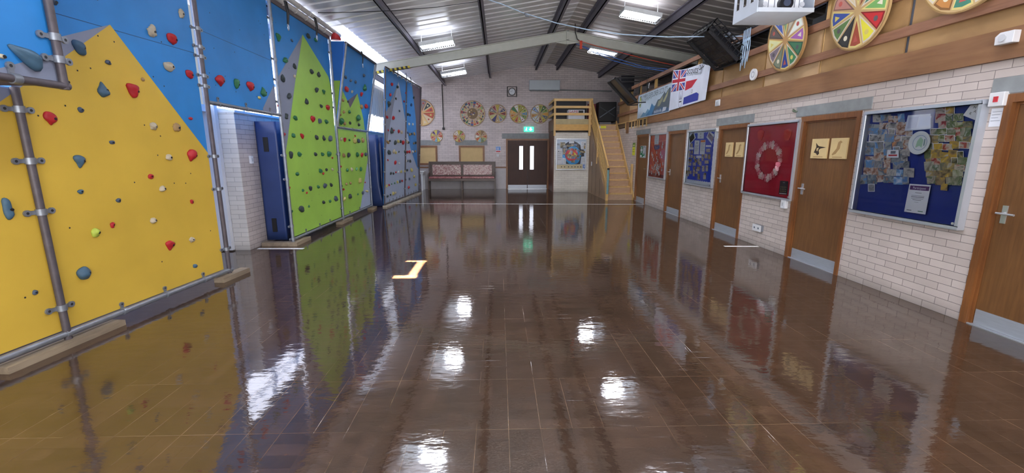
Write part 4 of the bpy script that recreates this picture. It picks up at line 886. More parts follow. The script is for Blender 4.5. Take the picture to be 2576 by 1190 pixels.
for k, (x, y) in enumerate(((.76,.78),(.74,.72),(.16,.56),(.22,.5),(.45,.58),(.68,.56),(.76,.5),(.48,.46),(.55,.40),(.3,.42),(.46,.32),(.58,.30),(.7,.3),(.85,.34),(.24,.24),(.36,.22),(.5,.22),(.56,.2),(.62,.16),(.68,.12),(.12,.14),(.24,.12),(.5,.12),(.82,.22),(.56,.26),(.64,.24),(.4,.28))):
    a, b = fb([(x, y)])[0]; m = MB(RW); s_ = .055; n = 9
    pts = [(a+s_*(1+.35*rnd.uniform(-1,1))*math.cos(6.283*i/n)*.8, b+s_*(1+.35*rnd.uniform(-1,1))*math.sin(6.283*i/n)) for i in range(n)]
    m.poly(pts, .020+.0005*k, WHITE); m.disc(a+.008, b+.012, .022, .0203+.0005*k+.0003, PHC, 10)
    tag(m.build('paper_figure'), 'small pale drawn figure cut-out stuck on the orange red poster', 'cut-out', 'paper figure cut-outs on the orange red poster')
# board 2: blue paper with scalloped border
B = BD[1]; m = MB(RW); x0, x1, y0, y1 = .07, .93, .09, .95; pts = []; n = 22
for k in range(n): pts.append((x0+(x1-x0)*k/n, y0+(.012 if k % 2 else 0)))
for k in range(n): pts.append((x1-(.012 if k % 2 else 0), y0+(y1-y0)*k/n))
for k in range(n): pts.append((x1-(x1-x0)*k/n, y1-(.012 if k % 2 else 0)))
for k in range(n): pts.append((x0+(.012 if k % 2 else 0), y1-(y1-y0)*k/n))
m.poly(fb(pts), .0152, BOARDBLUE2); tag(m.build('backing_paper'), 'bright blue backing paper with a scalloped edge inside the second notice board', 'paper')
def zb(L): return [RW.p(1710+x/7.436, 320+y/7.436, .02) for x, y in L]
def q2(L, c, mat, label, cat='sheet', name='paper_sheet', group=None, parts=None): return sheet(RW, zb([L[3], L[2], L[1], L[0]]), c, mat, label, cat, name, group, parts)
q2([(258,75),(297,200),(190,318),(165,190)], .0165, WHITE, 'tilted white-edged dark print at the top left of the blue scalloped board', parts=[('r',.08,.92,.08,.92,photo_mat('dark print',[(20,24,26),(60,60,50),(90,70,60)])), ])
q2([(545,68),(640,140),(598,322),(495,190)], .0165, WHITE, 'tilted white-edged print at the top right of the blue scalloped board', parts=[('r',.1,.9,.25,.92,photo_mat('pale print',[(80,80,110),(170,160,180),(150,90,90)]))])
q2([(335,88),(448,92),(445,215),(328,215)], .0165, WHITE, 'white lettered title sheet at the top middle of the blue scalloped board', parts=[('t','tiger',.5,.72,.3,BLKP),('t','cubs',.5,.28,.3,BLKP)])
q2([(278,245),(368,248),(352,508),(262,508)], .0165, WHITE, 'tall white certificate, left of two on the blue scalloped board', parts=[('o',.5,.8,.07,GRYP)]+lines(6, y1=.6))
q2([(388,240),(482,238),(462,510),(370,508)], .0165, WHITE, 'tall white sheet with an orange heading on the blue scalloped board', parts=[('r',.05,.95,.84,.98,ORG)]+lines(7, y1=.75))
q2([(486,334),(588,334),(585,372),(485,372)], .0165, WHITE, 'small white caption strip at the right of the blue scalloped board', parts=lines(1,y0=.4,y1=.45))
q2([(172,375),(258,378),(255,418),(170,418)], .0165, WHITE, 'small white caption strip at the left of the blue scalloped board', parts=lines(1,y0=.4,y1=.45))
q2([(308,530),(402,532),(400,576),(306,576)], .0165, WHITE, 'small white caption strip at the middle of the blue scalloped board', parts=lines(1,y0=.4,y1=.45))
k = 0
for (x, y, w, h) in [(217,338,46,70),(180,470,36,60),(228,465,30,60),(180,540,30,60),(222,545,36,60),(192,620,60,58),(188,690,56,58),(275,570,40,70),(300,630,50,60),(270,690,60,64),(355,610,40,60),(352,665,36,60),(385,680,40,80),(428,592,38,70),(430,530,36,40),(533,435,76,66),(492,540,50,84),(552,550,46,100),(506,652,74,62),(175,775,34,60),(150,840,80,60),(205,845,40,60),(155,890,40,50),(270,765,44,60),(268,830,44,60),(265,890,36,56),(355,770,66,60),(340,800,60,40),(318,850,44,44),(358,925,44,110),(444,775,50,110),(513,770,46,110),(478,880,46,50),(468,935,52,80)]:
    k += 1; wh = k % 3 == 0
    q2([(x-w/2,y-h/2),(x+w/2,y-h/2),(x+w/2,y+h/2),(x-w/2,y+h/2)], .0172+.0003*k, PHC if not wh else PHB, 'small picture cut-out pinned on the blue scalloped board', 'cut-out', 'pinned_cutout', 'picture cut-outs on the blue scalloped board')
# board 3: wreath of paper hands
B = BD[2]
HPINK = [pm('pink paper hand', (236,176,184), .6, var=.05), pm('pale paper hand', (240,216,214), .6, var=.04), pm('rose paper hand', (222,120,136), .6, var=.05)]
def hand(fr, a, b, s_, ang, c, mat, label, group):
    P = [(-.22,-.5),(.22,-.5),(.3,-.1),(.62,.12),(.66,.26),(.54,.28),(.3,.18),(.34,.3),(.44,.78),(.36,.84),(.27,.8),(.2,.38),(.16,.38),(.18,.95),(.09,1.0),(.0,.96),(-.02,.38),(-.06,.38),(-.12,.9),(-.2,.94),(-.28,.88),(-.22,.34),(-.26,.32),(-.40,.7),(-.48,.72),(-.53,.64),(-.42,.2),(-.38,-.1)]
    ca, sa = math.cos(ang), math.sin(ang); m = MB(fr); m.poly([(a+s_*(x*ca-y*sa), b+s_*(x*sa+y*ca)) for x, y in P], c, mat, th=.0006)
    return tag(m.build('paper_hand'), label, 'paper hand', group)
ca_, cb_ = RW.p(1932.5, 406, .02); rx = abs(RW.p(1960, 406, .02)[0]-ca_)*.98; ry = abs(RW.p(1932, 366, .02)[1]-cb_)*.98
for k in range(26):
    t = 2*math.pi*k/26+.1; hand(RW, ca_+rx*math.cos(t), cb_+ry*math.sin(t), .075+.01*(k % 3), t-math.pi/2+random.uniform(-.35,.35), .016+.0009*k, HPINK[(k*5) % 3], 'pink paper hand cut-out in the oval wreath on the crimson board', 'paper hands of the wreath')
def z3(L): return [RW.p(1780+x/2.833, 240+y/2.833, .02) for x, y in L]
c4 = z3([(505,705),(565,710),(574,612),(517,608)])
sheet(RW, c4, .017, pm('dark poster', (52,48,52), .5), 'small dark leaflet in the lower right corner of the crimson board', 'leaflet', parts=[('r',.08,.92,.05,.1,WHITE)]+[('o',.2+.2*i,.25+.15*j,.035,flat((190,184,120))) for i in range(4) for j in range(3)]+[('t','scouts',.5,.88,.09,WHITE)])
for k, (px_, py_, sc_) in enumerate(((377,285,1.0),(570,280,1.0))):
    a, b = z3([(px_, py_)])[0]; m = MB(RW); n = 12
    m.poly([(a+.085*(1+.25*math.sin(3*6.283*i/n))*math.cos(6.283*i/n), b+.11*(1+.2*math.cos(2*6.283*i/n))*math.sin(6.283*i/n)) for i in range(n)], .016, pm('red paper bow', (206,52,50), .5, var=.15), th=.004)
    tag(m.build('paper_bow'), 'crumpled red paper %s' % ('shape at the upper left of the crimson board' if k == 0 else 'petal shape at the upper right of the crimson board'), 'decoration')
# board 4: photographs
def z4(L, c=.02): return [RW.p(2150+x/3.4, 230+y/3.4, c) for x, y in L]
rnd = random.Random(11); k = 0
LEFT = [(230,160,430),(300,135,440),(352,130,500),(405,120,480),(462,105,480),(520,95,470),(575,90,470),(630,80,470),(690,75,500),(755,50,480),(820,110,190)]
RIGHT = [(160,700,850),(222,690,930),(290,740,1000),(350,660,1000),(408,640,1015),(466,610,980),(540,600,950),(596,600,980),(650,610,950),(710,630,930),(765,640,920),(820,730,830)]
for side, rows in (('left', LEFT), ('right', RIGHT)):
    for y, x0, x1 in rows:
        n = max(1, int(round((x1-x0)/72)))
        for j in range(n):
            x = x0+(x1-x0)*(j+.5)/n+rnd.uniform(-8,8); yy = y+rnd.uniform(-9,9); w = rnd.choice((58,84,92)); h = rnd.choice((58,66,80)); sk = rnd.uniform(-.08,.08); k += 1
            L = [(x-w/2, yy+h/2), (x+w/2, yy+h/2+sk*w), (x+w/2+sk*h, yy-h/2+sk*w), (x-w/2+sk*h, yy-h/2)]
            m = MB(RW); cs = z4(L); c = .0150+.0002*k
            if rnd.random() < .2: m.poly(cs, c, WHITE); cx = sum(p[0] for p in cs)/4; cb = sum(p[1] for p in cs)/4; m.poly([(cx+(p[0]-cx)*.88, cb+(p[1]-cb)*.86) for p in cs], c+.0004, rnd.choice(PHL if side == 'left' else PHR))
            else: m.poly(cs, c, rnd.choice(PHL if side == 'left' else PHR))
            tag(m.build('snapshot'), ('small snapshot in the overlapping cluster left of the plate on the navy board' if side == 'left' else 'small snapshot in the overlapping cluster right of the plate on the navy board'), 'photograph', 'snapshots pinned %s of the plate' % side)
sheet(RW, z4([(440,338),(665,322),(665,190),(470,205)]), .0385, pm('glossy pale print', (206,216,236), .15, var=.05), 'large glossy landscape sheet at the top middle of the navy board', 'sheet', parts=[('r',.08,.45,.15,.85,flat((176,186,214))),('r',.5,.92,.2,.8,flat((190,204,232)))])
sheet(RW, z4([(286,567),(392,567),(392,500),(296,500)]), .0405, WHITE, 'small white card with a printed logo left of the plate on the navy board', 'card', parts=[('r',.15,.85,.2,.4,flat((190,60,70))),('r',.3,.7,.5,.85,GRY2)])
sheet(RW, z4([(437,1028),(620,1053),(668,802),(484,790)]), .0385, WHITE, 'white certificate with a purple heading low on the navy board', 'certificate', parts=[('r',.06,.94,.80,.95,PURP),('t','Participant',.5,.87,.11,WHITE)]+[('r',.35,.65,.70,.715,GRY2),('r',.2,.8,.6,.615,GRYP),('r',.2,.8,.55,.57,GRY2),('r',.22,.78,.5,.515,GRYP),('r',.3,.7,.45,.465,GRY2),('r',.4,.6,.38,.39,GRYP),('r',.12,.35,.07,.095,GRY2),('r',.65,.88,.07,.095,flat((60,120,90)))])
sheet(RW, z4([(943,205),(1045,245),(1118,120),(1028,90)]), .0385, WHITE, 'tilted white card with black letters in the top right corner of the navy board', 'card', parts=[('t','M',.4,.7,.26,BLKP),('t','A',.6,.5,.26,BLKP),('t','K',.42,.28,.26,BLKP)])
a, b = z4([(553,440)], .05)[0]; r = abs(z4([(553,340)], .05)[0][1]-b); e = empty('display_plate', RW.w(a, b-r, .04)); tag(e, 'round white china plate with a green printed figure mounted on the navy board', 'plate')
m = MB(RW); WHG = pm('white glazed china', (226,232,236), .15, var=.02)
rr = [(0,.0045),(.62,.0045),(.70,.010),(.95,.017),(1.0,.016),(1.0,.012)]; vs = []; n = 40
for q, h in rr: vs += [RW.w(a+r*q*math.cos(6.2832*i/n), b+r*q*math.sin(6.2832*i/n), .040+h) for i in range(n)]
m.add(vs, [(j*n+i, j*n+(i+1)%n, (j+1)*n+(i+1)%n, (j+1)*n+i) for j in range(len(rr)-1) for i in range(n)], WHG, True); m.build('china_plate', e)
m = MB(RW); m.ring(a, b, r*.66, r*.05, .0462, flat((90,130,180)), 40); m.poly([(a-.04,b-.05),(a+.0,b-.03),(a+.03,b-.05),(a+.035,b+.03),(a+.0,b+.06),(a-.03,b+.02)], .0464, flat((170,206,180))); m.text('1', a+.05, b, .1, .0466, flat((90,130,130))); m.build('plate_print', e)
# ------------------------------------------------------------------ small fittings on the right wall
a, b = RW.p(1594, 375, .01); sign(RW, 'warning_notice', a-.14, a+.14, b-.2, b+.2, 'small yellow and green notice on the brick beside the stairs', [('r',0,1,.66,1,flat((96,130,60))),('r',.2,.8,.72,.86,flat((200,210,120))),('r',.15,.85,.45,.52,flat((170,176,60))),('r',.15,.85,.25,.32,flat((170,176,60)))], base=YLP)
DLF = Fr((XR+.035,0,0), (0,-1,0), (0,0,1))
y0, y1, z0, z1 = 13.34, 13.86, 1.40, 1.76
sign(DLF, 'first_aid_sign', -y1, -y0, z0, z1, 'green and white first aid sign with a cross on the door nearest the stairs', [('r',.03,.48,.03,.97,GRN),('r',.52,.97,.3,.97,GRYP),('r',.2,.32,.4,.9,WHITE),('r',.1,.42,.56,.72,WHITE),('o',.75,.75,.12,WHITE),('r',.66,.84,.4,.75,WHITE),('r',.52,.97,.03,.28,GRN),('p',[(.58,.06),(.9,.22),(.9,.06)],WHITE),('r',.1,.4,.08,.2,WHITE)])
a0, b0 = RW.p(1839, 309, .015); a1, b1 = RW.p(1861, 296, .015)
sign(RW, 'no_smoking_sign', a0, a1, 2.12, 2.235, 'small red and white no smoking sign on a grey lintel over a door', [('r',.34,.98,.05,.95,REDP),('ring',.17,.5,.4,.1,REDP),('r',.1,.24,.42,.58,BLKP),('t','Thank you for',.66,.7,.26,WHITE,.8),('t','not smoking',.66,.3,.26,WHITE,.9)])
switch(RW, 'junction_box', -8.93, 2.56, .17, .12, .06, 'small white box fixed on the brown beam below the flag banner')
e = empty('smoke_alarm', RW.w(-7.66, 2.82, .0)); tag(e, 'round white disc fixed to the lower mezzanine rail left of the navy pennant wheel', 'alarm')
m = MB(RW); m.disc(-7.70, 2.90, .095, .06, WHITEP, 28, th=.03, r2=.095); m.build('disc_body', e); m = MB(RW); m.ring(-7.70, 2.90, .05, .012, .0905, GRYP, 20); m.build('inner_ring', e)
switch(RW, 'alarm_panel', -6.56, .80, .11, .13, .05, 'white alarm call box directly under the crimson notice board')
m = None
e = empty('double_socket', RW.w(-7.16, .28, 0)); tag(e, 'white double power socket on a grey box low on the brick under the crimson board', 'socket')
m = MB(RW); m.box(-7.26, -7.05, .27, .37, 0, .05, flat((120,124,134))); m.build('back_box', e); m = MB(RW); m.box(-7.27, -7.04, .265, .375, .05, .062, WHITEP); m.build('socket_plate', e)
m = MB(RW)
for q in (-7.21, -7.10): m.box(q-.018, q+.018, .305, .335, .062, .064, GRY2)
m.build('pin_holes', e)
switch(RW, 'fire_call_point', -3.865, 2.065, .12, .12, .05, 'white fire alarm box with a red lamp at the top right of the navy board', extra=REDP)
sign(RW, 'paper_notice', -3.92, -3.82, 1.83, 1.99, 'white printed notice under the fire alarm box beside the nearest door', lines(4))
switch(RW, 'door_alarm', -8.88, 2.03, .06, .07, .05, 'tiny white box above the white notice left of the no-smoking door')
sign(RW, 'paper_notice', -8.90, -8.86, 1.86, 1.97, 'narrow white notice between the blue scalloped board and the next door', lines(3))
e = empty('motion_sensor', RW.w(-3.9, 2.5, 0)); tag(e, 'white wedge-shaped motion sensor on the brown beam at the top right', 'sensor')
m = MB(RW); a, b = RW.p(2540, 95, .05); m.poly([(a-.07,b-.05),(a+.07,b-.05),(a+.07,b+.05),(a-.04,b+.05),(a-.075,b+.02)], .03, WHITEP, th=.07); m.build('sensor_body', e, bevel=.005)
m = MB(RW); m.disc(a-.01, b+.0, .03, .10, flat((206,210,216)), 16, th=.012); m.build('sensor_lens', e)
a, b = RW.p(1999, 280, .02); m = MB(RW); m.tube([RW.w(a-.05,b,.0), RW.w(a-.02,b+.01,.04), RW.w(a+.04,b-.01,.04), RW.w(a+.06,b+.0,.0)], .008, flat((96,110,90)), 8); m.tube([RW.w(a,b-.0,.0), RW.w(a,b+.03,.05)], .009, flat((96,110,90)), 8)
tag(m.build('wall_hook'), 'small twisted metal hook on the brick above the crimson board', 'hook')
# ------------------------------------------------------------------ mezzanine front
m = MB(); m.box(XR, XMZ, YB, YF, 2.42, 2.60, pm('mezzanine floor deck', (96,78,60), .7)); struct(m.build('floor_mezzanine'))
m = MB(RW); m.box(-13.15, 3.9, 2.40, 2.66, 0, .04, BEAMW); struct(m.build('trim_14'))
e = empty('mezzanine_front', (XR, 7, 2.6)); tag(e, 'long mezzanine balustrade of plywood sheets and red brown timber rails above the doors', 'balustrade')
posts = [16.5, 15.2, 14.3, 12.9, 11.6, 10.14, 8.92, 7.52, 6.23, 4.92, 3.6, 2.2, .8, -.6, -2]
for i in range(len(posts)-1):
    y1, y0 = posts[i], posts[i+1]; pale = i in (7, 1)
    m = MB(RW); m.box(-y1+.025, -y0-.025, 2.60, 3.25, -.03, -.012, PLYL if pale else PLY); m.build('plywood_sheet', e)
    if i >= 9: m = MB(RW); m.box(-y1+.025, -y0-.025, 3.25, 3.75, -.03, -.012, PLY); m.build('plywood_sheet', e)
    m = MB(RW)
    if y1 == 4.92: m.box(-y1-.04, -y1+.04, 2.6, 4.6, -.14, -.035, flat((84,88,98)))
    else: m.box(-y1-.05, -y1-.02, 2.6, 3.7, -.10, -.03, BLK); m.box(-y1-.02, -y1+.045, 2.6, 3.72, -.10, -.031, PINE)
    m.build('post', e)
for z0, z1 in ((2.835,2.935),(3.245,3.345),(3.60,3.695)):
    m = MB(RW); m.box(-16.5, 3.9, z0, z1, 0, .045, RAILW); m.build('rail', e)
for k, y in enumerate((13.3,13.65,14.0,14.2,14.45,14.8,15.15,15.5)):
    m = MB(RW); m.box(-y-.03, -y+.03, 2.34, 2.6, -.0, .02, PINE); m.build('joist_end', e)
m = MB(RW); m.box(-16.5, -13.15, 2.56, 2.60, 0, .03, PINE); m.build('edge_strip', e)
m = MB(RW); m.box(-15.35, -15.08, 2.2, 2.58, .02, .035, BEAMW); m.build('brown_patch', e)
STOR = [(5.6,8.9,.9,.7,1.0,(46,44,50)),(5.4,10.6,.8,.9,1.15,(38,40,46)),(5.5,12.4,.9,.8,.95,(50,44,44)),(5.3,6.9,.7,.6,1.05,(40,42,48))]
for k, (x, y, w, d, h, c) in enumerate(STOR):
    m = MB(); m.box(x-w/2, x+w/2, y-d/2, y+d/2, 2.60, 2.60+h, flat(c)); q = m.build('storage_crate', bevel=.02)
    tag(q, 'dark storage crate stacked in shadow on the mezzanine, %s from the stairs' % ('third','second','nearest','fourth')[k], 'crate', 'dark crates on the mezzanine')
# ------------------------------------------------------------------ banners
def bilin(C):
    def f(s_, t): 
        a = [(C[0][i]*(1-s_)+C[1][i]*s_)*(1-t)+(C[3][i]*(1-s_)+C[2][i]*s_)*t for i in (0, 1)]; return (a[0], a[1])
    return f
C = [RW.p(x, y, .05) for x, y in ((1603,299),(1684,281),(1690,208),(1607,241))]; f = bilin(C)
e = empty('banner', RW.w(*C[0], .05)); tag(e, 'pale blue mountain banner lettered Olympus Explorer Scouts hung on the mezzanine front', 'banner')
m = MB(RW); m.poly([f(0,0),f(1,0),f(1,1),f(0,1)], .05, pm('pale blue banner vinyl', (196,212,226), .45, var=.06, scale=2), th=.003); m.build('banner_sheet', e)
m = MB(RW); P = lambda L: [f(x, y) for x, y in L]
m.poly(P([(.1,.03),(.22,.22),(.28,.16),(.36,.32),(.44,.2),(.5,.46),(.56,.36),(.62,.3),(.6,.04)]), .0540, flat((120,166,196)))
m.poly(P([(.3,.04),(.42,.24),(.48,.5),(.54,.34),(.6,.38),(.66,.1),(.62,.03)]), .0546, flat((70,130,176)))
m.poly(P([(.5,.03),(.6,.38),(.66,.56),(.72,.56),(.78,.66),(.84,.78),(.86,.7),(.9,.74),(.95,.86),(.995,.84),(.99,.03)]), .0552, flat((84,96,106)))
m.poly(P([(.66,.3),(.68,.5),(.73,.52),(.8,.66),(.8,.5),(.72,.3)]), .0558, flat((150,150,122))); m.poly(P([(.8,.42),(.88,.64),(.94,.8),(.92,.6),(.86,.4)]), .0558, flat((170,168,130)))
m.poly(P([(.5,.03),(.56,.18),(.8,.24),(.99,.14),(.99,.03)]), .0564, flat((66,96,130)))
m.poly(P([(.8,.05),(.83,.22),(.92,.2),(.9,.08)]), .0570, flat((206,210,220)))
a, b = f(.08,.70); m.disc(a, b, .1, .0540, flat((70,90,96)), 24, r2=.17); m.disc(a, b, .085, .0546, flat((190,206,90)), 24, r2=.15); m.poly(P([(.05,.62),(.08,.78),(.11,.62)]), .0552, WHITE); m.poly(P([(.045,.55),(.115,.55),(.1,.60),(.06,.60)]), .0552, flat((70,90,96)))
ang = math.atan2(f(.9,.86)[1]-f(.1,.86)[1], f(.9,.86)[0]-f(.1,.86)[0])
m.text('OLYMPUS EXPLORER SCOUTS', *f(.50,.83), .20, .0558, flat((84,96,110)), rot=ang, sx=.82)
m.text('Young people aged 14-18', *f(.30,.72), .085, .0558, flat((120,132,140)), rot=ang); m.text('#skillsforlife', *f(.68,.12), .12, .0576, flat((226,232,240)), rot=ang)
m.build('banner_print', e)
C = [RW.p(x, y, .07) for x, y in ((1682,279),(1777,250),(1790,165),(1694,176))]; f = bilin(C); P = lambda L: [f(x, y) for x, y in L]
e = empty('flag_banner', RW.w(*C[0], .07)); tag(e, 'white cloth scout banner with union flag and blue and red blocks beside the black cage', 'banner')
CLOTH = pm('white banner cloth', (222,226,240), .6, var=.06, scale=3); nS, nT = 26, 14; vs = []
def top(s_): return 1.0 + (.30*(s_/.76) - .17*math.sin(math.pi*min(1, s_/.76)))*.30 if s_ < .78 else 1.09-(s_-.78)*.5
def wv(s_, t): return .07 + (.02*math.sin((s_-.7)*46)*max(0, (s_-.72)/.28) if s_ > .72 else 0)
for j in range(nT+1):
    for i in range(nS+1):
        s_ = i/nS; t = j/nT*top(s_); a, b = f(s_, t); vs.append(RW.w(a, b, wv(s_, t)))
m = MB(RW); m.add(vs, [(j*(nS+1)+i, j*(nS+1)+i+1, (j+1)*(nS+1)+i+1, (j+1)*(nS+1)+i) for j in range(nT) for i in range(nS)], CLOTH, True); m.build('cloth', e, recalc=False)
m = MB(RW); UB = flat((44,56,150)); UR = flat((190,34,56)); UW = WHITE; R = (.02,.40,.46,.97)
def uq(x, y): return (R[0]+(R[1]-R[0])*x, R[2]+(R[3]-R[2])*y)
def upoly(L, c, mat): 
    q = clip_poly(L, (0,1,0,1)); 
    if len(q) > 2: m.poly([f(*uq(x, y)) for x, y in q], c, mat)
upoly([(0,0),(1,0),(1,1),(0,1)], .0725, UB)
upoly([(-.1,-.0),(.0,-.1),(1.1,1),(1,1.1)], .0731, UW); upoly([(-.1,1),(0,1.1),(1.1,0),(1,-.1)], .0733, UW)
upoly([(-.05,-.0),(.0,-.05),(1.05,1),(1,1.05)], .0737, UR); upoly([(-.05,1),(0,1.05),(1.05,0),(1,-.05)], .0739, UR)
upoly([(.38,0),(.62,0),(.62,1),(.38,1)], .0743, UW); upoly([(0,.36),(1,.36),(1,.64),(0,.64)], .0745, UW)
upoly([(.43,0),(.57,0),(.57,1),(.43,1)], .0749, UR); upoly([(0,.42),(1,.42),(1,.58),(0,.58)], .0751, UR)
m.poly(P([(.43,.42),(.60,.47),(.72,.68),(.43,.66)]), .0731, UR); m.poly(P([(.42,.05),(.80,.05),(.80,.24),(.74,.30),(.42,.24)]), .0731, UB)
m.poly(P([(.02,.44),(.42,.44),(.42,.45),(.02,.45)]), .0755, UW)
ang = math.atan2(f(.8,.9)[1]-f(.4,.9)[1], f(.8,.9)[0]-f(.4,.9)[0])
m.text('Scouts', *f(.56,.93), .21, .0735, BLKP, rot=ang, sx=1.1); m.text('The Derby Willibrord', *f(.60,.83), .085, .0735, GRY2, rot=ang)
a, b = f(.78,1.0); m.ring(a, b+.06, .05, .012, .0735, BLKP, 20, r2=.09); m.ring(a-.09, b+.0, .05, .012, .0735, BLKP, 16); m.ring(a+.09, b+.03, .05, .012, .0735, BLKP, 16); m.poly([(a-.08,b-.04),(a+.09,b-.01),(a+.09,b-.025),(a-.08,b-.055)], .074, BLKP); m.ring(a+.0, b-.09, .03, .01, .0735, BLKP, 14, r2=.05)
a, b = f(.33,.24); m.ring(a, b, .11, .012, .0735, BLKP, 28, r2=.22); m.poly([(a-.06,b-.03),(a-.03,b+.12),(a-.0,b-.03)], .0737, GRY2); m.poly([(a+.02,b-.03),(a+.05,b+.08),(a+.07,b-.03)], .0737, GRY2); m.poly([(a-.07,b-.09),(a+.07,b-.09),(a+.07,b-.06),(a-.07,b-.06)], .0737, BLKP)
a, b = f(.62,.36); m.ring(a, b, .045, .02, .0735, flat((176,176,186)), 18)
m.build('banner_print', e)
# ------------------------------------------------------------------ tilted screens on the mezzanine front
def tilted(pA, pB, y0, y1, th, name, label, cage):
    A = Vector(pA); B_ = Vector(pB); L = (B_-A).length
    u = Vector((B_.x-A.x, 0, B_.z-A.z)).normalized(); fr = Fr((A.x, y0, A.z), u, (0,1,0)); fr = Fr((A.x, y1, A.z), u, (0,-1,0)); W = y1-y0
    e = empty(name, (min(A.x,B_.x), (y0+y1)/2, min(A.z,B_.z))); tag(e, label, 'speaker' if cage else 'television')
    c0 = 0.0
    m = MB(fr); m.box(.04, L-.04, .04, W-.04, -th, -.03, BLKG); m.build('screen_body', e, bevel=.01)
    m = MB(fr); m.box(0, L, 0, .03, -.035, .02, BLK); m.box(0, L, W-.03, W, -.035, .02, BLK); m.box(0, .03, 0, W, -.035, .02, BLK); m.box(L-.03, L, 0, W, -.035, .02, BLK); m.build('bezel', e)
    if cage:
        LG = pm('lit grille bars', (170,176,190), .3, .4)
        for side in (-.03, -.24):
            m = MB(fr)
            for k in range(9): q = L*k/8; m.bar(fr.w(q, 0, side-.005), fr.w(q, W, side-.005), .012, .012, BLK, up=tuple(fr.n))
            for k in range(7): q = W*k/6; m.bar(fr.w(0, q, side-.005), fr.w(L, q, side-.005), .012, .012, BLK, up=tuple(fr.n))
            m.build('wire_grille', e)
        for (pa, pb, nn) in (((0,0),(0,W),7), ((L,0),(L,W),7), ((0,0),(L,0),9), ((0,W),(L,W),9)):
            m = MB(fr)
            for k in range(nn): t = k/(nn-1); x_ = pa[0]+(pb[0]-pa[0])*t; y_ = pa[1]+(pb[1]-pa[1])*t; m.bar(fr.w(x_, y_, 0), fr.w(x_, y_, -.25), .012, .012, BLK)
            m.bar(fr.w(*pa, -.12), fr.w(*pb, -.12), .014, .014, BLK); m.build('cage_side', e)
        for q in (.42, .58, .74):
            m = MB(fr); m.box(L*q, L*q+.05, .12, W-.12, -.30, -.262, LG); m.build('lit_louvre', e)  # pale metal louvre strips across the cage
    else:
        m = MB(fr); m.box(L*.25, L*.6, W*.25, W*.6, -th-.05, -th, BLKG); m.build('rear_housing', e)
    x1 = XR+.0; zt = max(A.z, B_.z)
    for yy in (y0+.05, y1-.05): m = MB(); m.bar((A.x, yy, A.z-.0), (x1-.02, yy, A.z+.02), .035, .035, BLK); m.bar((x1-.03, yy, A.z+.05), (x1-.03, yy, B_.z), .035, .035, BLK); m.bar((B_.x, yy, B_.z), (x1-.02, yy, B_.z+.02), .03, .03, BLK); m.build('wall_bracket', e)
    return e
tilted((3.70,0,3.72), (4.32,0,3.18), 8.1, 8.95, .14, 'caged_speaker', 'black wire cage holding a tilted speaker on the mezzanine rail right of the flag banner', True)
tilted((3.42,0,3.72), (4.12,0,3.02), 13.3, 14.15, .08, 'tilted_television', 'black television tilted downwards from the mezzanine front above the stairs', False)
m = MB(); m.box(4.05, 4.5, 14.9, 15.3, 3.55, 4.05, BLKG); tag(m.build('hanging_loudspeaker', bevel=.01), 'black box loudspeaker in shadow above and behind the tilted television', 'speaker')
# ------------------------------------------------------------------ projector in its cage
SILV = pm('silver sheet metal', (196,204,216), .35, .35, var=.04)
x0, x1, y0, y1, z0, z1 = 3.27, 3.99, 5.80, 6.38, 3.335, 3.68
e = empty('projector_cage', ((x0+x1)/2, (y0+y1)/2, z0)); tag(e, 'silver sheet metal projector cage with oval slots hanging at the top right', 'cage')
m = MB(); m.box(x0, x1, y0, y1, z0, z0+.012, SILV); m.box(x0, x1, y0-.012, y0, z0, z0+.05, SILV); m.box(x0, x1, y0, y1, z1, z1+.012, SILV); m.build('tray', e)
# side plate with oval holes, seen from the hall
SFr = Fr((x0, y1, 0), (0,-1,0), (0,0,1)); m = MB(SFr); W = y1-y0
hx = [(.06,.14),(.23,.31),(.40,.48)]; zz0, zz1 = z0+.15, z0+.30; xs = 0
for (h0, h1) in hx: m.box(xs, h0, z0, z1, 0, .008, SILV); m.box(h0, h1, z0, zz0, 0, .008, SILV); m.box(h0, h1, zz1, z1, 0, .008, SILV); xs = h1
m.box(xs, W, z0, z1, 0, .008, SILV); m.build('slotted_side', e)
m = MB(); m.box(x1-.008, x1, y0, y1, z0, z1, SILV); m.build('side_plate', e)
m = MB(); m.box(x0+.3, x0+.4, (y0+y1)/2-.05, (y0+y1)/2+.05, z1+.012, rz(x0+.35)-.01, SILV); m.build('drop_pole', e)
e2 = empty('projector', ((x0+x1)/2, y0+.3, z0+.012)); tag(e2, 'pale projector with a round black lens facing the hall inside the silver cage', 'projector')
m = MB(); m.box(x0+.10, x1-.10, y0+.06, y1-.06, z0+.02, z0+.19, pm('pale projector casing', (206,210,218), .45)); m.build('casing', e2, bevel=.015)
m = MB(); cx = (x0+x1)/2+.0; m.tube([(cx, y0+.07, z0+.11), (cx, y0-.01, z0+.11)], .085, BLKG, 24); m.tube([(cx, y0+.0, z0+.11), (cx, y0-.02, z0+.11)], .045, flat((60,66,84), .1), 20); m.build('lens', e2)
m = MB()
for q in (-.2, -.12, .14, .2): m.box(cx+q-.003, cx+q+.003, y0+.052, y0+.06, z0+.03, z0+.18, GRY2)
m.tube([(cx-.24, y0+.061, z0+.11), (cx-.24, y0+.052, z0+.11)], .03, flat((176,180,190)), 16); m.tube([(cx+.24, y0+.061, z0+.11), (cx+.24, y0+.052, z0+.11)], .03, flat((176,180,190)), 16); m.build('casing_detail', e2)
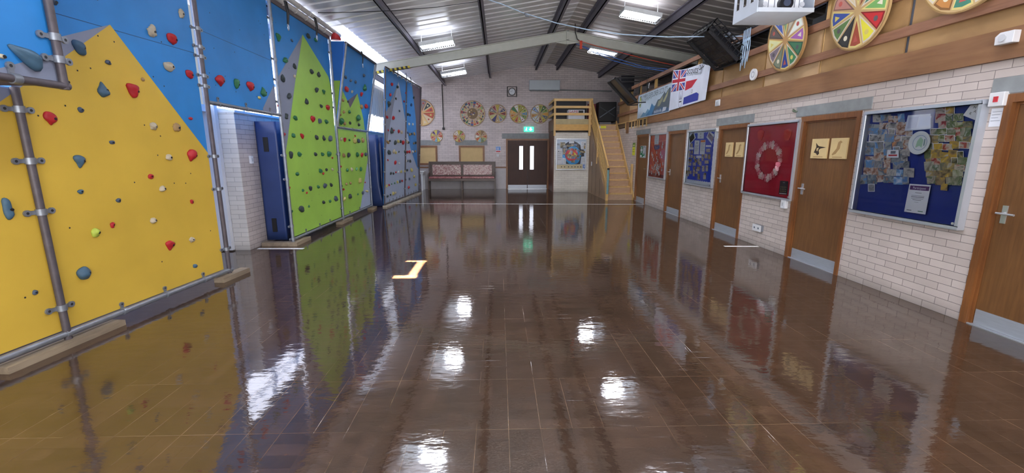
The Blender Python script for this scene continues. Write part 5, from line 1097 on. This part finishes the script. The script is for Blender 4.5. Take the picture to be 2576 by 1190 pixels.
# ------------------------------------------------------------------ brick enclosure, landing and stairs
m = MB(); m.box(2.15, 3.52, 17.10, YF, 0, 2.30, BR_XE); struct(m.build('wall_enclosure'))
m = MB(); m.box(2.12, 2.15, 17.10, YF, 0, 2.75, DKPANEL); struct(m.build('trim_15'))
LPY = 17.02; LP = Fr((0, LPY, 0), (1,0,0), (0,0,1))
e = empty('stair_landing', (2.8, 17.0, 2.3)); tag(e, 'pine landing at the top of the stairs with horizontal rails over the brick enclosure', 'landing')
m = MB(); m.box(2.1, XR, 17.0, YF, 2.50, 2.58, PLY); m.box(3.52, XR, 16.70, 17.0, 2.50, 2.58, PLY); m.build('deck', e)
m = MB(LP); m.box(2.13, 3.5, 2.60, 2.80, 0, .02, pm('pale yellow grey ply', (176,160,120), .55)); m.box(2.13, 3.5, 2.37, 2.60, 0, .025, pm('golden ply', (206,160,88), .45, stretch=(1,1,4))); m.build('fascia', e)
m = MB(); m.box(2.09, 2.11, 17.02, YF, 2.37, 2.80, DKPANEL); m.build('side_fascia', e)
for x in (2.10, 3.44):
    m = MB(LP); m.box(x, x+.075, 2.17, 3.55, .025, .07, PINE); m.build('post', e)
for z0, z1 in ((3.45,3.54),(3.19,3.28),(2.93,3.02)):
    m = MB(LP); m.box(2.10, 3.51, z0, z1, .07, .095, PINEH); m.build('rail', e)
    m = MB(); m.box(2.08, 2.105, 17.0, YF, z0, z1, PINEH); m.build('side_rail', e)
sw = empty('staircase', (4.0, 14.3, 0)); tag(sw, 'straight pine and plywood staircase climbing to the mezzanine beside the right wall', 'staircase')
Y0 = 14.25; GO = .222; RI = .215; NS = 12; X0, X1 = 3.60, 4.42
for k in range(NS):
    m = MB(); m.box(X0, X1, Y0+GO*k, Y0+GO*k+.018, RI*k, RI*(k+1)-.03, STAIRW); m.build('riser', sw)
    m = MB(); m.box(X0, X1, Y0+GO*k-.025, Y0+GO*(k+1)+.018, RI*(k+1)-.03, RI*(k+1), PINE); m.build('tread', sw)
NF = Fr((0, Y0+GO*11-.001, 0), (1,0,0), (0,0,1)); m = MB(NF); m.box(3.72, 4.05, RI*12-.14, RI*12-.05, .002, .004, YLP); m.box(3.72, 3.84, RI*12-.14, RI*12-.05, .0045, .005, WHITE); tag(m.build('step_warning_label'), 'small yellow and white warning label on the top stair riser', 'label')
yT, zT = Y0+GO*11, RI*12
m = MB(); m.bar((4.44, Y0-.10, .02), (4.44, yT+.1, zT+.06), .035, .22, PINE); m.build('stringer', sw)
m = MB(); m.bar((3.575, Y0-.05, .05), (3.575, yT+.1, zT+.02), .04, .26, PINE); m.build('stringer', sw)
def newel(y, z0, z1): m = MB(); m.box(3.50, 3.575, y-.04, y+.04, z0, z1, PINEH); m.build('newel_post', sw)
newel(14.12, 0, 1.12); newel(15.67, 1.15, 2.38); newel(16.98, 2.3, 3.55)
for k, off in enumerate((0, -.16, -.34, -.52, -.70)):
    a0_ = (3.535, 14.08, 1.10+off); a1_ = (3.535, 17.0, 3.50+off)
    m = MB(); m.bar(a0_, a1_, .05 if k == 0 else .03, .07 if k == 0 else .05, PINEH); m.build('handrail' if k == 0 else 'slanting_rail', sw)
m = MB(); pts = [(14.2, 0), (17.1, 0), (17.1, 2.52), (16.9, 2.52), (14.2, .12)]
m.poly([(y, z) for y, z in pts], 0, PANELW, Fr((3.505,0,0), (0,-1,0), (0,0,1)).__class__((3.525,0,0), (0,1,0), (0,0,1)), th=.02)
m.build('understair_panel', sw)
PF = Fr((3.52,0,0), (0,-1,0), (0,0,1)); m = MB(PF)
for y in (16.4, 15.75, 15.1): m.box(-y-.006, -y+.006, .03, max(.2,(y-14.4)*.93), .0, .004, BLK)
m.build('panel_joint', sw)
m = MB(PF); m.box(-16.55, -16.45, 1.05, 1.2, .004, .02, WHITEP); m.build('cupboard_latch', sw)
m = MB(); m.tube([(3.54, 14.035, .22), (3.54, 14.035, 1.0)], .035, pm('pale blue foam tube', (120,160,164), .5), 14); m.tube([(3.54, 14.035, 1.0), (3.54, 14.035, 1.06)], .037, BLK, 14)
tag(m.build('foam_tube'), 'pale blue padded tube with black cap strapped upright to the bottom stair post', 'tube')
m = MB(); m.bar((4.40, 14.35, .55), (4.40, 14.35, 1.18), .07, .05, PINE, up=(0,1,0)); m.bar((4.41,14.3,.05),(4.41,14.3,.6),.04,.04,PINE, up=(0,1,0)); tag(m.build('timber_offcut'), 'short upright piece of timber leaning at the wall beside the bottom stairs', 'timber')
# things on the landing
e = empty('storage_carton', (2.95, 17.5, 2.58)); tag(e, 'white carton with red lettering behind the landing rails', 'box')
m = MB(); m.box(2.72, 3.36, 17.4, 17.8, 2.58, 3.18, WHITE); m.build('carton', e)
m = MB(Fr((0,17.4,0),(1,0,0),(0,0,1))); m.text('GAMES', 2.95, 3.1, .14, .002, REDP); m.box(3.12, 3.3, 3.05, 3.15, .001, .004, BLKP); m.build('printing', e)
m = MB(); m.box(3.60, 3.93, 18.0, 18.1, 2.58, 3.46, pm('dark red folded chair', (120,26,44), .5)); tag(m.build('red_screen', bevel=.02), 'dark red upright panel at the top of the stairs', 'panel')
e = empty('flight_case', (4.3, 17.9, 2.58)); tag(e, 'large black case with crossed straps at the top of the stairs', 'case')
m = MB(); m.box(3.95, 4.66, 17.6, 18.2, 2.74, 3.5, BLK); m.build('case_body', e, bevel=.02)
cf = Fr((0,17.6,0),(1,0,0),(0,0,1)); m = MB(); m.bar(cf.w(4.0,2.9,.005), cf.w(4.6,3.3,.005), .03, .006, GRY2, up=(0,-1,0)); m.bar(cf.w(4.6,2.95,.01), cf.w(4.0,3.3,.01), .03, .006, flat((60,62,68)), up=(0,-1,0)); m.build('strap', e)
m = MB(); m.box(3.98, 4.44, 17.5, 17.9, 2.58, 2.72, flat((120,118,122))); m.build('lower_tray', e)
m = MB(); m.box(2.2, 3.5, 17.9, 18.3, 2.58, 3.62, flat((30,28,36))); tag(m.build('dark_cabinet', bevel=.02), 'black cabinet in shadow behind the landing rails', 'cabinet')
# notice board on the enclosure
EW = Fr((0, 17.10, 0), (1,0,0), (0,0,1)); B = (2.22, 3.40, .87, 2.07)
notice_board(EW, *B, pm('pale blue white paper', (206,220,238), .6, var=.03), 'square glazed notice board with a round target collage on the brick beside the stairs')
ef = lambda L: [EW.p(1380+x/12.527, 340+y/12.527, .02) for x, y in L]
m = MB(EW); m.poly(ef([(530,270),(610,220),(700,180),(800,190),(900,230),(1000,310),(1020,450),(1110,460),(1120,580),(1120,670),(1030,680),(1000,900),(960,930),(890,920),(760,925),(550,905),(560,740),(450,600),(440,400),(380,410),(370,280),(440,230)]), .0165, flat((52,56,70)))
cx, cb = ef([(770,640)])[0]; u = abs(ef([(870,640)])[0][0]-cx)/100
m.poly([(cx+u*(250+10*math.sin(5*t))*math.cos(t), cb+u*(285)*math.sin(t)) for t in [i*6.2832/40 for i in range(40)]], .0172, flat((60,166,232)))
m.poly(ef([(440,615),(530,615),(530,720),(440,720)]), .0172, flat((60,166,232)))
m.disc(cx-u*45, cb+u*20, u*198, .0178, flat((226,84,96)), 36); m.poly(ef([(720,410),(770,430),(760,480),(720,480)]), .0180, flat((226,84,96)))
m.poly(ef([(620,600),(680,510),(700,600)]), .0184, flat((240,226,80))); m.poly(ef([(770,510),(810,640),(900,640),(830,560)]), .0184, flat((240,226,80))); m.poly(ef([(700,620),(800,620),(780,690),(700,680)]), .0184, flat((226,210,110)))
m.build('target_collage'); o = bpy.data.objects['target_collage']; tag(o, 'dark, blue and red target shaped collage in the middle of the board by the stairs', 'poster')
rnd = random.Random(5); k = 0
for (x, y, w, h) in [(310,290,80,60),(450,270,150,90),(420,350,110,80),(520,360,100,70),(630,330,110,60),(740,320,100,70),(840,310,90,60),(500,470,90,90),(490,560,80,80),(560,440,60,60),(660,450,100,50),(820,450,120,50),(920,480,100,50),(1010,520,110,60),(1100,530,120,60),(725,540,80,110),(610,640,100,80),(660,690,120,80),(780,700,130,90),(860,660,100,80),(930,660,80,60),(930,750,110,70),(770,830,120,70),(1150,380,80,110),(1155,280,50,60),(690,640,80,60),(1000,600,80,50)]:
    k += 1; m = MB(EW); m.poly(ef([(x-w/2,y+h/2),(x+w/2,y+h/2),(x+w/2,y-h/2),(x-w/2,y-h/2)]), .019+.0004*k, (PHB, PHA, PHB)[k % 3])
    tag(m.build('snapshot'), 'tiny snapshot stuck over the target collage on the board by the stairs', 'photograph', 'snapshots on the target collage')
for n_, (q, lab) in enumerate((([(265,910),(430,910),(430,440),(265,440)], 'tall pale sheet down the left side'), ([(450,915),(545,915),(545,735),(450,735)], 'narrow pale sheet at lower left'), ([(1040,900),(1190,900),(1190,690),(1040,690)], 'pale sheet at lower right'), ([(1025,430),(1195,430),(1195,205),(1025,205)], 'pale sheet at upper right'), ([(640,260),(810,260),(790,130),(670,130)], 'white badge sheet at the top middle'))):
    sheet(EW, ef(q), .0195, WHITE, lab+' of the target collage board', 'sheet', parts=lines(5)+[('o',.3,.85,.03,GRY2)])
c6 = ef([(250,1080),(1070,1080),(1070,915),(250,935)]); sheet(EW, c6, .0195, CREAM, 'long cream strip with seven dark dots at the bottom of the target collage board', 'sheet', parts=[('o',x,.55,.13,flat((84,84,80))) for x in (.19,.31,.46,.59,.71,.82,.93)])
sheet(EW, ef([(1080,1035),(1180,1035),(1180,930),(1080,930)]), .0200, flat((96,130,206)), 'small blue square label at the bottom right of the target collage board', 'label', parts=[('r',.25,.75,.3,.7,flat((190,206,236)))])
# ------------------------------------------------------------------ pew bench
e = empty('pew_bench', (-1.55, 18.4, 0)); tag(e, 'long dark wooden pew bench with patterned pink back and seat cushions against the far wall', 'bench')
bx0, bx1 = -2.93, -.17
m = MB(); m.box(bx0, bx1, 18.50, 18.54, .42, 1.12, PEW); m.box(bx0-.02, bx1+.02, 18.46, 18.57, 1.12, 1.16, PEW); m.build('back_panel', e)
m = MB(); m.box(bx0, bx1, 18.02, 18.52, .42, .475, PEW); m.box(bx0, bx1, 18.0, 18.03, .38, .475, PEW); m.build('seat_board', e)
for k, x in enumerate((bx0, (bx0+bx1)/2, bx1)):
    m = MB()
    if k == 1: m.box(x-.03, x+.03, 18.10, 18.50, 0, .42, PEW)
    else: 
        s_ = .0; m.box(x-.025, x+.025, 18.08, 18.54, 0, .42, PEW); m.poly([(18.0,.42),(18.56,.42),(18.56,1.12),(18.44,1.12),(18.36,.72),(18.05,.60)], 0, PEW, Fr((x-.02,0,0),(0,1,0),(0,0,1)), th=.04)
    m.build('end_panel' if k != 1 else 'leg', e)
mid = (bx0+bx1)/2
for x0, x1 in ((bx0+.13, mid-.05), (mid+.04, bx1-.12)):
    m = MB(); m.box(x0, x1, 18.42, 18.50, .60, 1.03, PEWF); m.build('back_cushion', e, bevel=.02)
for x0, x1 in ((bx0+.03, mid-.01), (mid+.01, bx1-.03)):
    m = MB(); m.box(x0, x1, 18.02, 18.44, .475, .56, PEWS); m.build('seat_cushion', e, bevel=.02)
# white table at the far left
e = empty('side_table', (-3.45, 18.2, 0)); tag(e, 'small white painted table between the far climbing wall and the pew', 'table')
m = MB(); m.box(-4.0, -3.06, 17.86, 18.55, .75, .785, WHITEP); m.build('table_top', e, bevel=.004)
m = MB(); m.box(-3.96, -3.1, 17.90, 18.5, .67, .75, WHITEP); m.build('apron', e)
for x in (-3.2, -3.93):
    for y in (17.93, 18.44): m = MB(); m.box(x, x+.075, y, y+.055, 0, .67, WHITEP); m.build('leg', e)
# ------------------------------------------------------------------ floor tape lines
TAPE = pm('white floor tape', (250,250,250), .6, var=.03)
def tape(p, q, w, label):
    p = Vector(p); q = Vector(q); t = (q-p).normalized(); s_ = Vector((-t.y, t.x, 0))*w/2; m = MB()
    m.add([p-s_+Vector((0,0,.0012)), q-s_+Vector((0,0,.0012)), q+s_+Vector((0,0,.0012)), p+s_+Vector((0,0,.0012))], [(0,1,2,3)], TAPE); tag(m.build('floor_tape'), label, 'floor line')
tape((-3.29,13.45,0), (4.44,13.04,0), .08, 'long white tape line across the floor in front of the stairs and bench')
tape((-4.06,7.20,0), (-3.29,7.18,0), .075, 'short white tape line on the floor by the blue mat at left')
tape((3.87,7.15,0), (4.45,7.12,0), .075, 'short white tape line on the floor by the crimson board wall')
# ------------------------------------------------------------------ roof steelwork
PX = [(-4.05, 'leftmost long dark roof purlin above the climbing walls'), (-2.2, 'long dark roof purlin passing over the left row of lamps'), (-.36, 'long dark roof purlin, second left of the ridge'), (1.52, 'dark roof purlin immediately left of the ridge'), (2.38, 'dark roof purlin immediately right of the ridge'), (4.12, 'long dark roof purlin right of the right-hand lamps'), (6.0, 'dark roof purlin over the mezzanine')]
for i, (x, lab) in enumerate(PX):
    zt = rz(x)-.002; m = MB(); m.box(x-.012, x+.012, YB, YF, zt-.2, zt, STEELD); m.box(x-.012, x+.068, YB, YF, zt-.2, zt-.188, STEELD); m.box(x-.07, x+.012, YB, YF, zt-.025, zt-.002, STEELD)
    tag(m.build('roof_purlin'), lab, 'purlin', 'steel purlins under the roof')
def rafter(y, label):
    e = empty('roof_rafter', (RX, y, 4.6)); tag(e, label, 'rafter')
    for s_, xe in ((-1, XL), (1, XMZ-.1)):
        m = MB(); d = .25; p = Vector((RX, y, RZ-.205-d/2)); q = Vector((xe, y, rz(xe)-.205-d/2))
        m.bar(p, q, .012, d, RAFT); up = Vector((0,0,1)); 
        m.bar(p+up*(d/2-.006), q+up*(d/2-.006), .13, .014, RAFT); m.bar(p-up*(d/2-.006), q-up*(d/2-.006), .13, .014, RAFT)
        m.build('sloping_beam', e)
    m = MB(); m.box(RX-.035, RX+.035, y-.065, y+.065, RZ-.56, RZ-.2, RAFT)
    m.poly([(RX-.45, RZ-.20-.225-.07), (RX, RZ-.56), (RX+.45, RZ-.20-.225-.07), (RX, RZ-.42)], 0, RAFT, Fr((0,y-.006,0),(1,0,0),(0,0,1)), th=.012); m.build('apex_plate', e)
    return e
rf = rafter(13.0, 'pale grey steel portal rafter crossing the hall with hazard tape at its left end')
HY = pm('hazard yellow', (206,186,60), .5); m = MB(); n = 18
for k in range(n):
    x0 = -3.62+k*.062; x1 = x0+.062; mm_ = HY if k % 2 else BLKP; zb_ = lambda x: rz(x)-.205-.25-.0075
    m.add([(x0, 12.93, zb_(x0)), (x1, 12.93, zb_(x1)), (x1+.03, 13.07, zb_(x1+.03)), (x0+.03, 13.07, zb_(x0+.03))], [(0,1,2,3)], mm_)
    m.add([(x0, 12.928, zb_(x0)+.055), (x1, 12.928, zb_(x1)+.055), (x1+.02, 12.928, zb_(x1+.02)), (x0+.02, 12.928, zb_(x0+.02))], [(0,1,2,3)], mm_)
tag(m.build('hazard_tape'), 'yellow and black striped hazard tape along the left end of the rafter', 'tape')
# ------------------------------------------------------------------ lamps
def lamp(x, y, label, n):
    z = rz(x)-.33; s_ = 1 if x < RX else -1; u = Vector((1, 0, SL*s_)).normalized()
    if s_ < 0: u = -u
    u = Vector((s_*1.0, 0, SL)).normalized()
    fr = Fr((x, y, z), u, Vector((0,-1,0)) if s_ > 0 else Vector((0,1,0)))      # n points down
    if fr.n.z > 0: fr = Fr((x, y, z), u, -fr.v)
    e = empty('hall_lamp', (x, y, z)); tag(e, label, 'lamp', 'caged hall lamps under the roof')
    HB = pm('white lamp housing', (216,220,224), .4)
    m = MB(fr); m.box(-.42, .42, -.2, .2, -.07, -.045, HB)
    for q in (-1, 1): m.box(-.42, .42, q*.2-.01, q*.2+.01, -.06, .02, HB)
    for q in (-1, 1): m.box(q*.42-.01, q*.42+.01, -.2, .2, -.06, .02, HB)
    m.build('housing', e)
    m = MB(fr); m.box(-.36, .36, -.15, .15, -.082, -.072, UPL); m.build('open_top', e)  # glowing plate added above the housing to brighten the roof
    m = MB(fr); m.box(-.02, .40, -.185, .185, -.04, -.01, LAMP); m.build('bright_diffuser', e)
    m = MB(fr); m.box(-.40, -.025, -.185, .185, -.042, -.03, LAMPDIM); m.build('reflector', e)
    m = MB(fr); WG = pm('white guard wire', (206,210,214), .4)
    for k in range(17):
        q = -.42+.84*k/16; m.tube([fr.w(q, -.2, 0), fr.w(q, -.19, .05), fr.w(q, -.1, .085), fr.w(q, .1, .085), fr.w(q, .19, .05), fr.w(q, .2, 0)], .0035, WG, 6)
    for q in (-.1, .1): m.tube([fr.w(-.42, q, .087), fr.w(.42, q, .087)], .0035, WG, 6)
    m.build('wire_guard', e)
    m = MB()
    for q in (-.38, .38):
        p = fr.w(q, 0, -.07); m.tube([p, (p.x, p.y, rz(p.x)-.03)], .006, HB, 6)
    m.build('hanger', e)
L1 = [(-1.52, 15.5, 'small bright caged lamp farthest down the hall on the left'), (-1.52, 11.5, 'bright caged lamp near the left end of the rafter'), (-1.52, 7.5, 'caged lamp cut by the top edge at left'), (-1.52, 3.3, 'caged lamp overhead left of the camera'), (-1.52, -1.0, 'caged lamp behind the camera on the left'),
      (3.18, 13.95, 'small bright caged lamp farthest down the hall on the right'), (3.18, 10.35, 'large bright caged lamp left of the black speaker cage'), (3.18, 6.9, 'caged lamp above the top edge at right'), (3.18, 3.0, 'caged lamp overhead right of the camera'), (3.18, -1.0, 'caged lamp behind the camera on the right')]
for i, (x, y, lab) in enumerate(L1): lamp(x, y, lab, i)
# ------------------------------------------------------------------ ropes and wires
def rope(pts, r, mat, label, name='rope', sag=0, n=14):
    P_ = [Vector(p) for p in pts]; out = []
    for i in range(len(P_)-1):
        for k in range(n if len(P_) < 4 else 5):
            t = k/(n if len(P_) < 4 else 5); q = P_[i].lerp(P_[i+1], t); q.z -= sag*4*t*(1-t); out.append(q)
    out.append(P_[-1]); m = MB(); m.tube(out, r, mat, 6); return tag(m.build(name), label, name)
def PY(px_, py_, Y): d = ray(px_, py_); return EYE + d*(Y/d.y)
RB = pm('pale blue rope', (176,200,226), .7); RBD = pm('blue rope', (60,100,170), .7); RR = pm('orange red rope', (206,70,50), .7)
rope([PY(1212,-6,9.4), PY(1262,10,9.4), PY(1315,32,9.4), PY(1400,58,9.3), PY(1480,75,9.1), PY(1570,87,8.9), PY(1680,93,8.6), PY(1780,92,8.4), PY(1868,91,8.2)], .009, RB, 'pale blue rope strung right across the hall to the mezzanine rail')
rope([PY(1455,102,12.8), PY(1700,165,12.2)], .008, RR, 'thin orange red rope running from the rafter apex towards the flag banner', sag=.03)
rope([PY(1450,110,12.8), PY(1480,125,12.8), PY(1540,152,12.6), PY(1600,168,12.4), PY(1690,182,12.0)], .010, RBD, 'lower of the two blue ropes sagging from the rafter apex to the mezzanine')
rope([PY(1465,115,12.8), PY(1500,131,12.8), PY(1560,150,12.6), PY(1620,168,12.4), PY(1694,176,12.0)], .010, RBD, 'upper of the two blue ropes sagging from the rafter apex to the mezzanine')
rope([PY(1447,60,12.85), PY(1447,80,12.85), PY(1452,98,12.85), PY(1458,103,12.85)], .012, BLK, 'short black cable hanging at the rafter apex', 'cable')
m = MB(); q = PY(1462,112,12.8); m.box(q.x-.04, q.x+.03, q.y-.01, q.y+.01, q.z-.12, q.z+.1, RR); tag(m.build('webbing_strip'), 'short orange webbing strip hanging where the ropes meet below the apex', 'strap')
rope([PY(800,32,8.5), PY(880,31,8.6), PY(985,27,8.6), PY(1100,18,8.5), PY(1206,3,8.4)], .006, BLK, 'thin black cable looped below the roof at upper left', 'cable')
m = MB(); q = PY(1320,32,9.35); m.tube([q, q+Vector((.03,0,-.06)), q+Vector((.09,0,-.065))], .018, GRY2, 8); tag(m.build('rope_pulley'), 'small grey pulley on the pale rope near the ridge', 'pulley')
# coiled blue cord hanging on the mezzanine rail
e = empty('cord_hank', RW.w(-8.05, 3.25, .08)); tag(e, 'hank of pale blue cord hung on the mezzanine rail beside the speaker cage', 'cord')
m = MB()
for k in range(5): x = -8.16+.05*k; m.tube([RW.w(x, 3.72, .06), RW.w(x+.01, 3.60, .07), RW.w(x, 3.52, .06)], .009, RB, 6)
m.build('wrapped_turns', e); m = MB()
for k, (dx, dz) in enumerate(((.0,-.48),(.06,-.40),(.14,-.46),(.2,-.36))):
    m.tube([RW.w(-8.14+.03*k, 3.56, .07), RW.w(-8.16+dx, 3.40, .09), RW.w(-8.14+dx, 3.52+dz, .08), RW.w(-8.08+dx, 3.42, .09), RW.w(-8.05+dx*.6, 3.56, .07)], .008, RB, 6)
m.build('loose_loop', e)
m = MB(); m.ring(-13.1, 3.62, .10, .02, .07, flat((120,70,60)), 20, th=.0); m.tube([RW.w(-13.1,3.55,.07), RW.w(-13.13,3.42,.08), RW.w(-13.08,3.40,.08), RW.w(-13.06,3.54,.07)], .009, CHROME, 8); tag(m.build('hanging_shackle'), 'metal shackle hanging from the top rail left of the flag banner', 'shackle')
# ------------------------------------------------------------------ light
w = bpy.data.worlds.new('World'); S.world = w; w.use_nodes = True
w.node_tree.nodes['Background'].inputs[0].default_value = (.8,.88,1,1); w.node_tree.nodes['Background'].inputs[1].default_value = .4
def area(name, loc, rot, sx, sy, power, color, spread=math.pi):
    d = bpy.data.lights.new(name, 'AREA'); d.shape = 'RECTANGLE'; d.size = sx; d.size_y = sy; d.energy = power; d.color = color; d.spread = spread
    o = bpy.data.objects.new(name, d); COL.objects.link(o); o.location = loc; o.rotation_euler = rot; return o
# added fill lamps, unseen: behind the camera and beside the left wall
area('window_light', (0.0, -3.7, 2.3), (math.radians(90), 0, 0), 8.0, 2.8, 400, (1.0,.98,.96))
area('window_light', (-4.2, 2.0, 2.9), (0, math.radians(-75), 0), 1.4, 6.0, 120, (1.0,.97,.94))
area('roof_bounce', (1.6, 3.0, 2.9), (math.radians(158), 0, 0), 4.5, 5.0, 170, (.96,.97,1.0), math.radians(150))  # added lamp aimed upwards to lighten the roof
# sun patch on the floor, cast by added narrow lamps overhead
for (x, y, sx, sy) in ((-1.235,5.47,.30,.13),(-1.16,5.87,.10,.78),(-1.24,6.28,.30,.07)):
    area('sun_beam', (x, y, 3.9), (0, 0, 0), sx, sy, 26*sx*sy*6, (1.0,.78,.6), math.radians(.8))
S.view_settings.view_transform = 'Standard'; S.view_settings.look = 'None'; S.view_settings.exposure = 0.35
S.cycles.use_denoising = True; S.cycles.max_bounces = 8; S.cycles.glossy_bounces = 5; S.cycles.diffuse_bounces = 4; S.cycles.transparent_max_bounces = 8; S.cycles.sample_clamp_indirect = 6.0
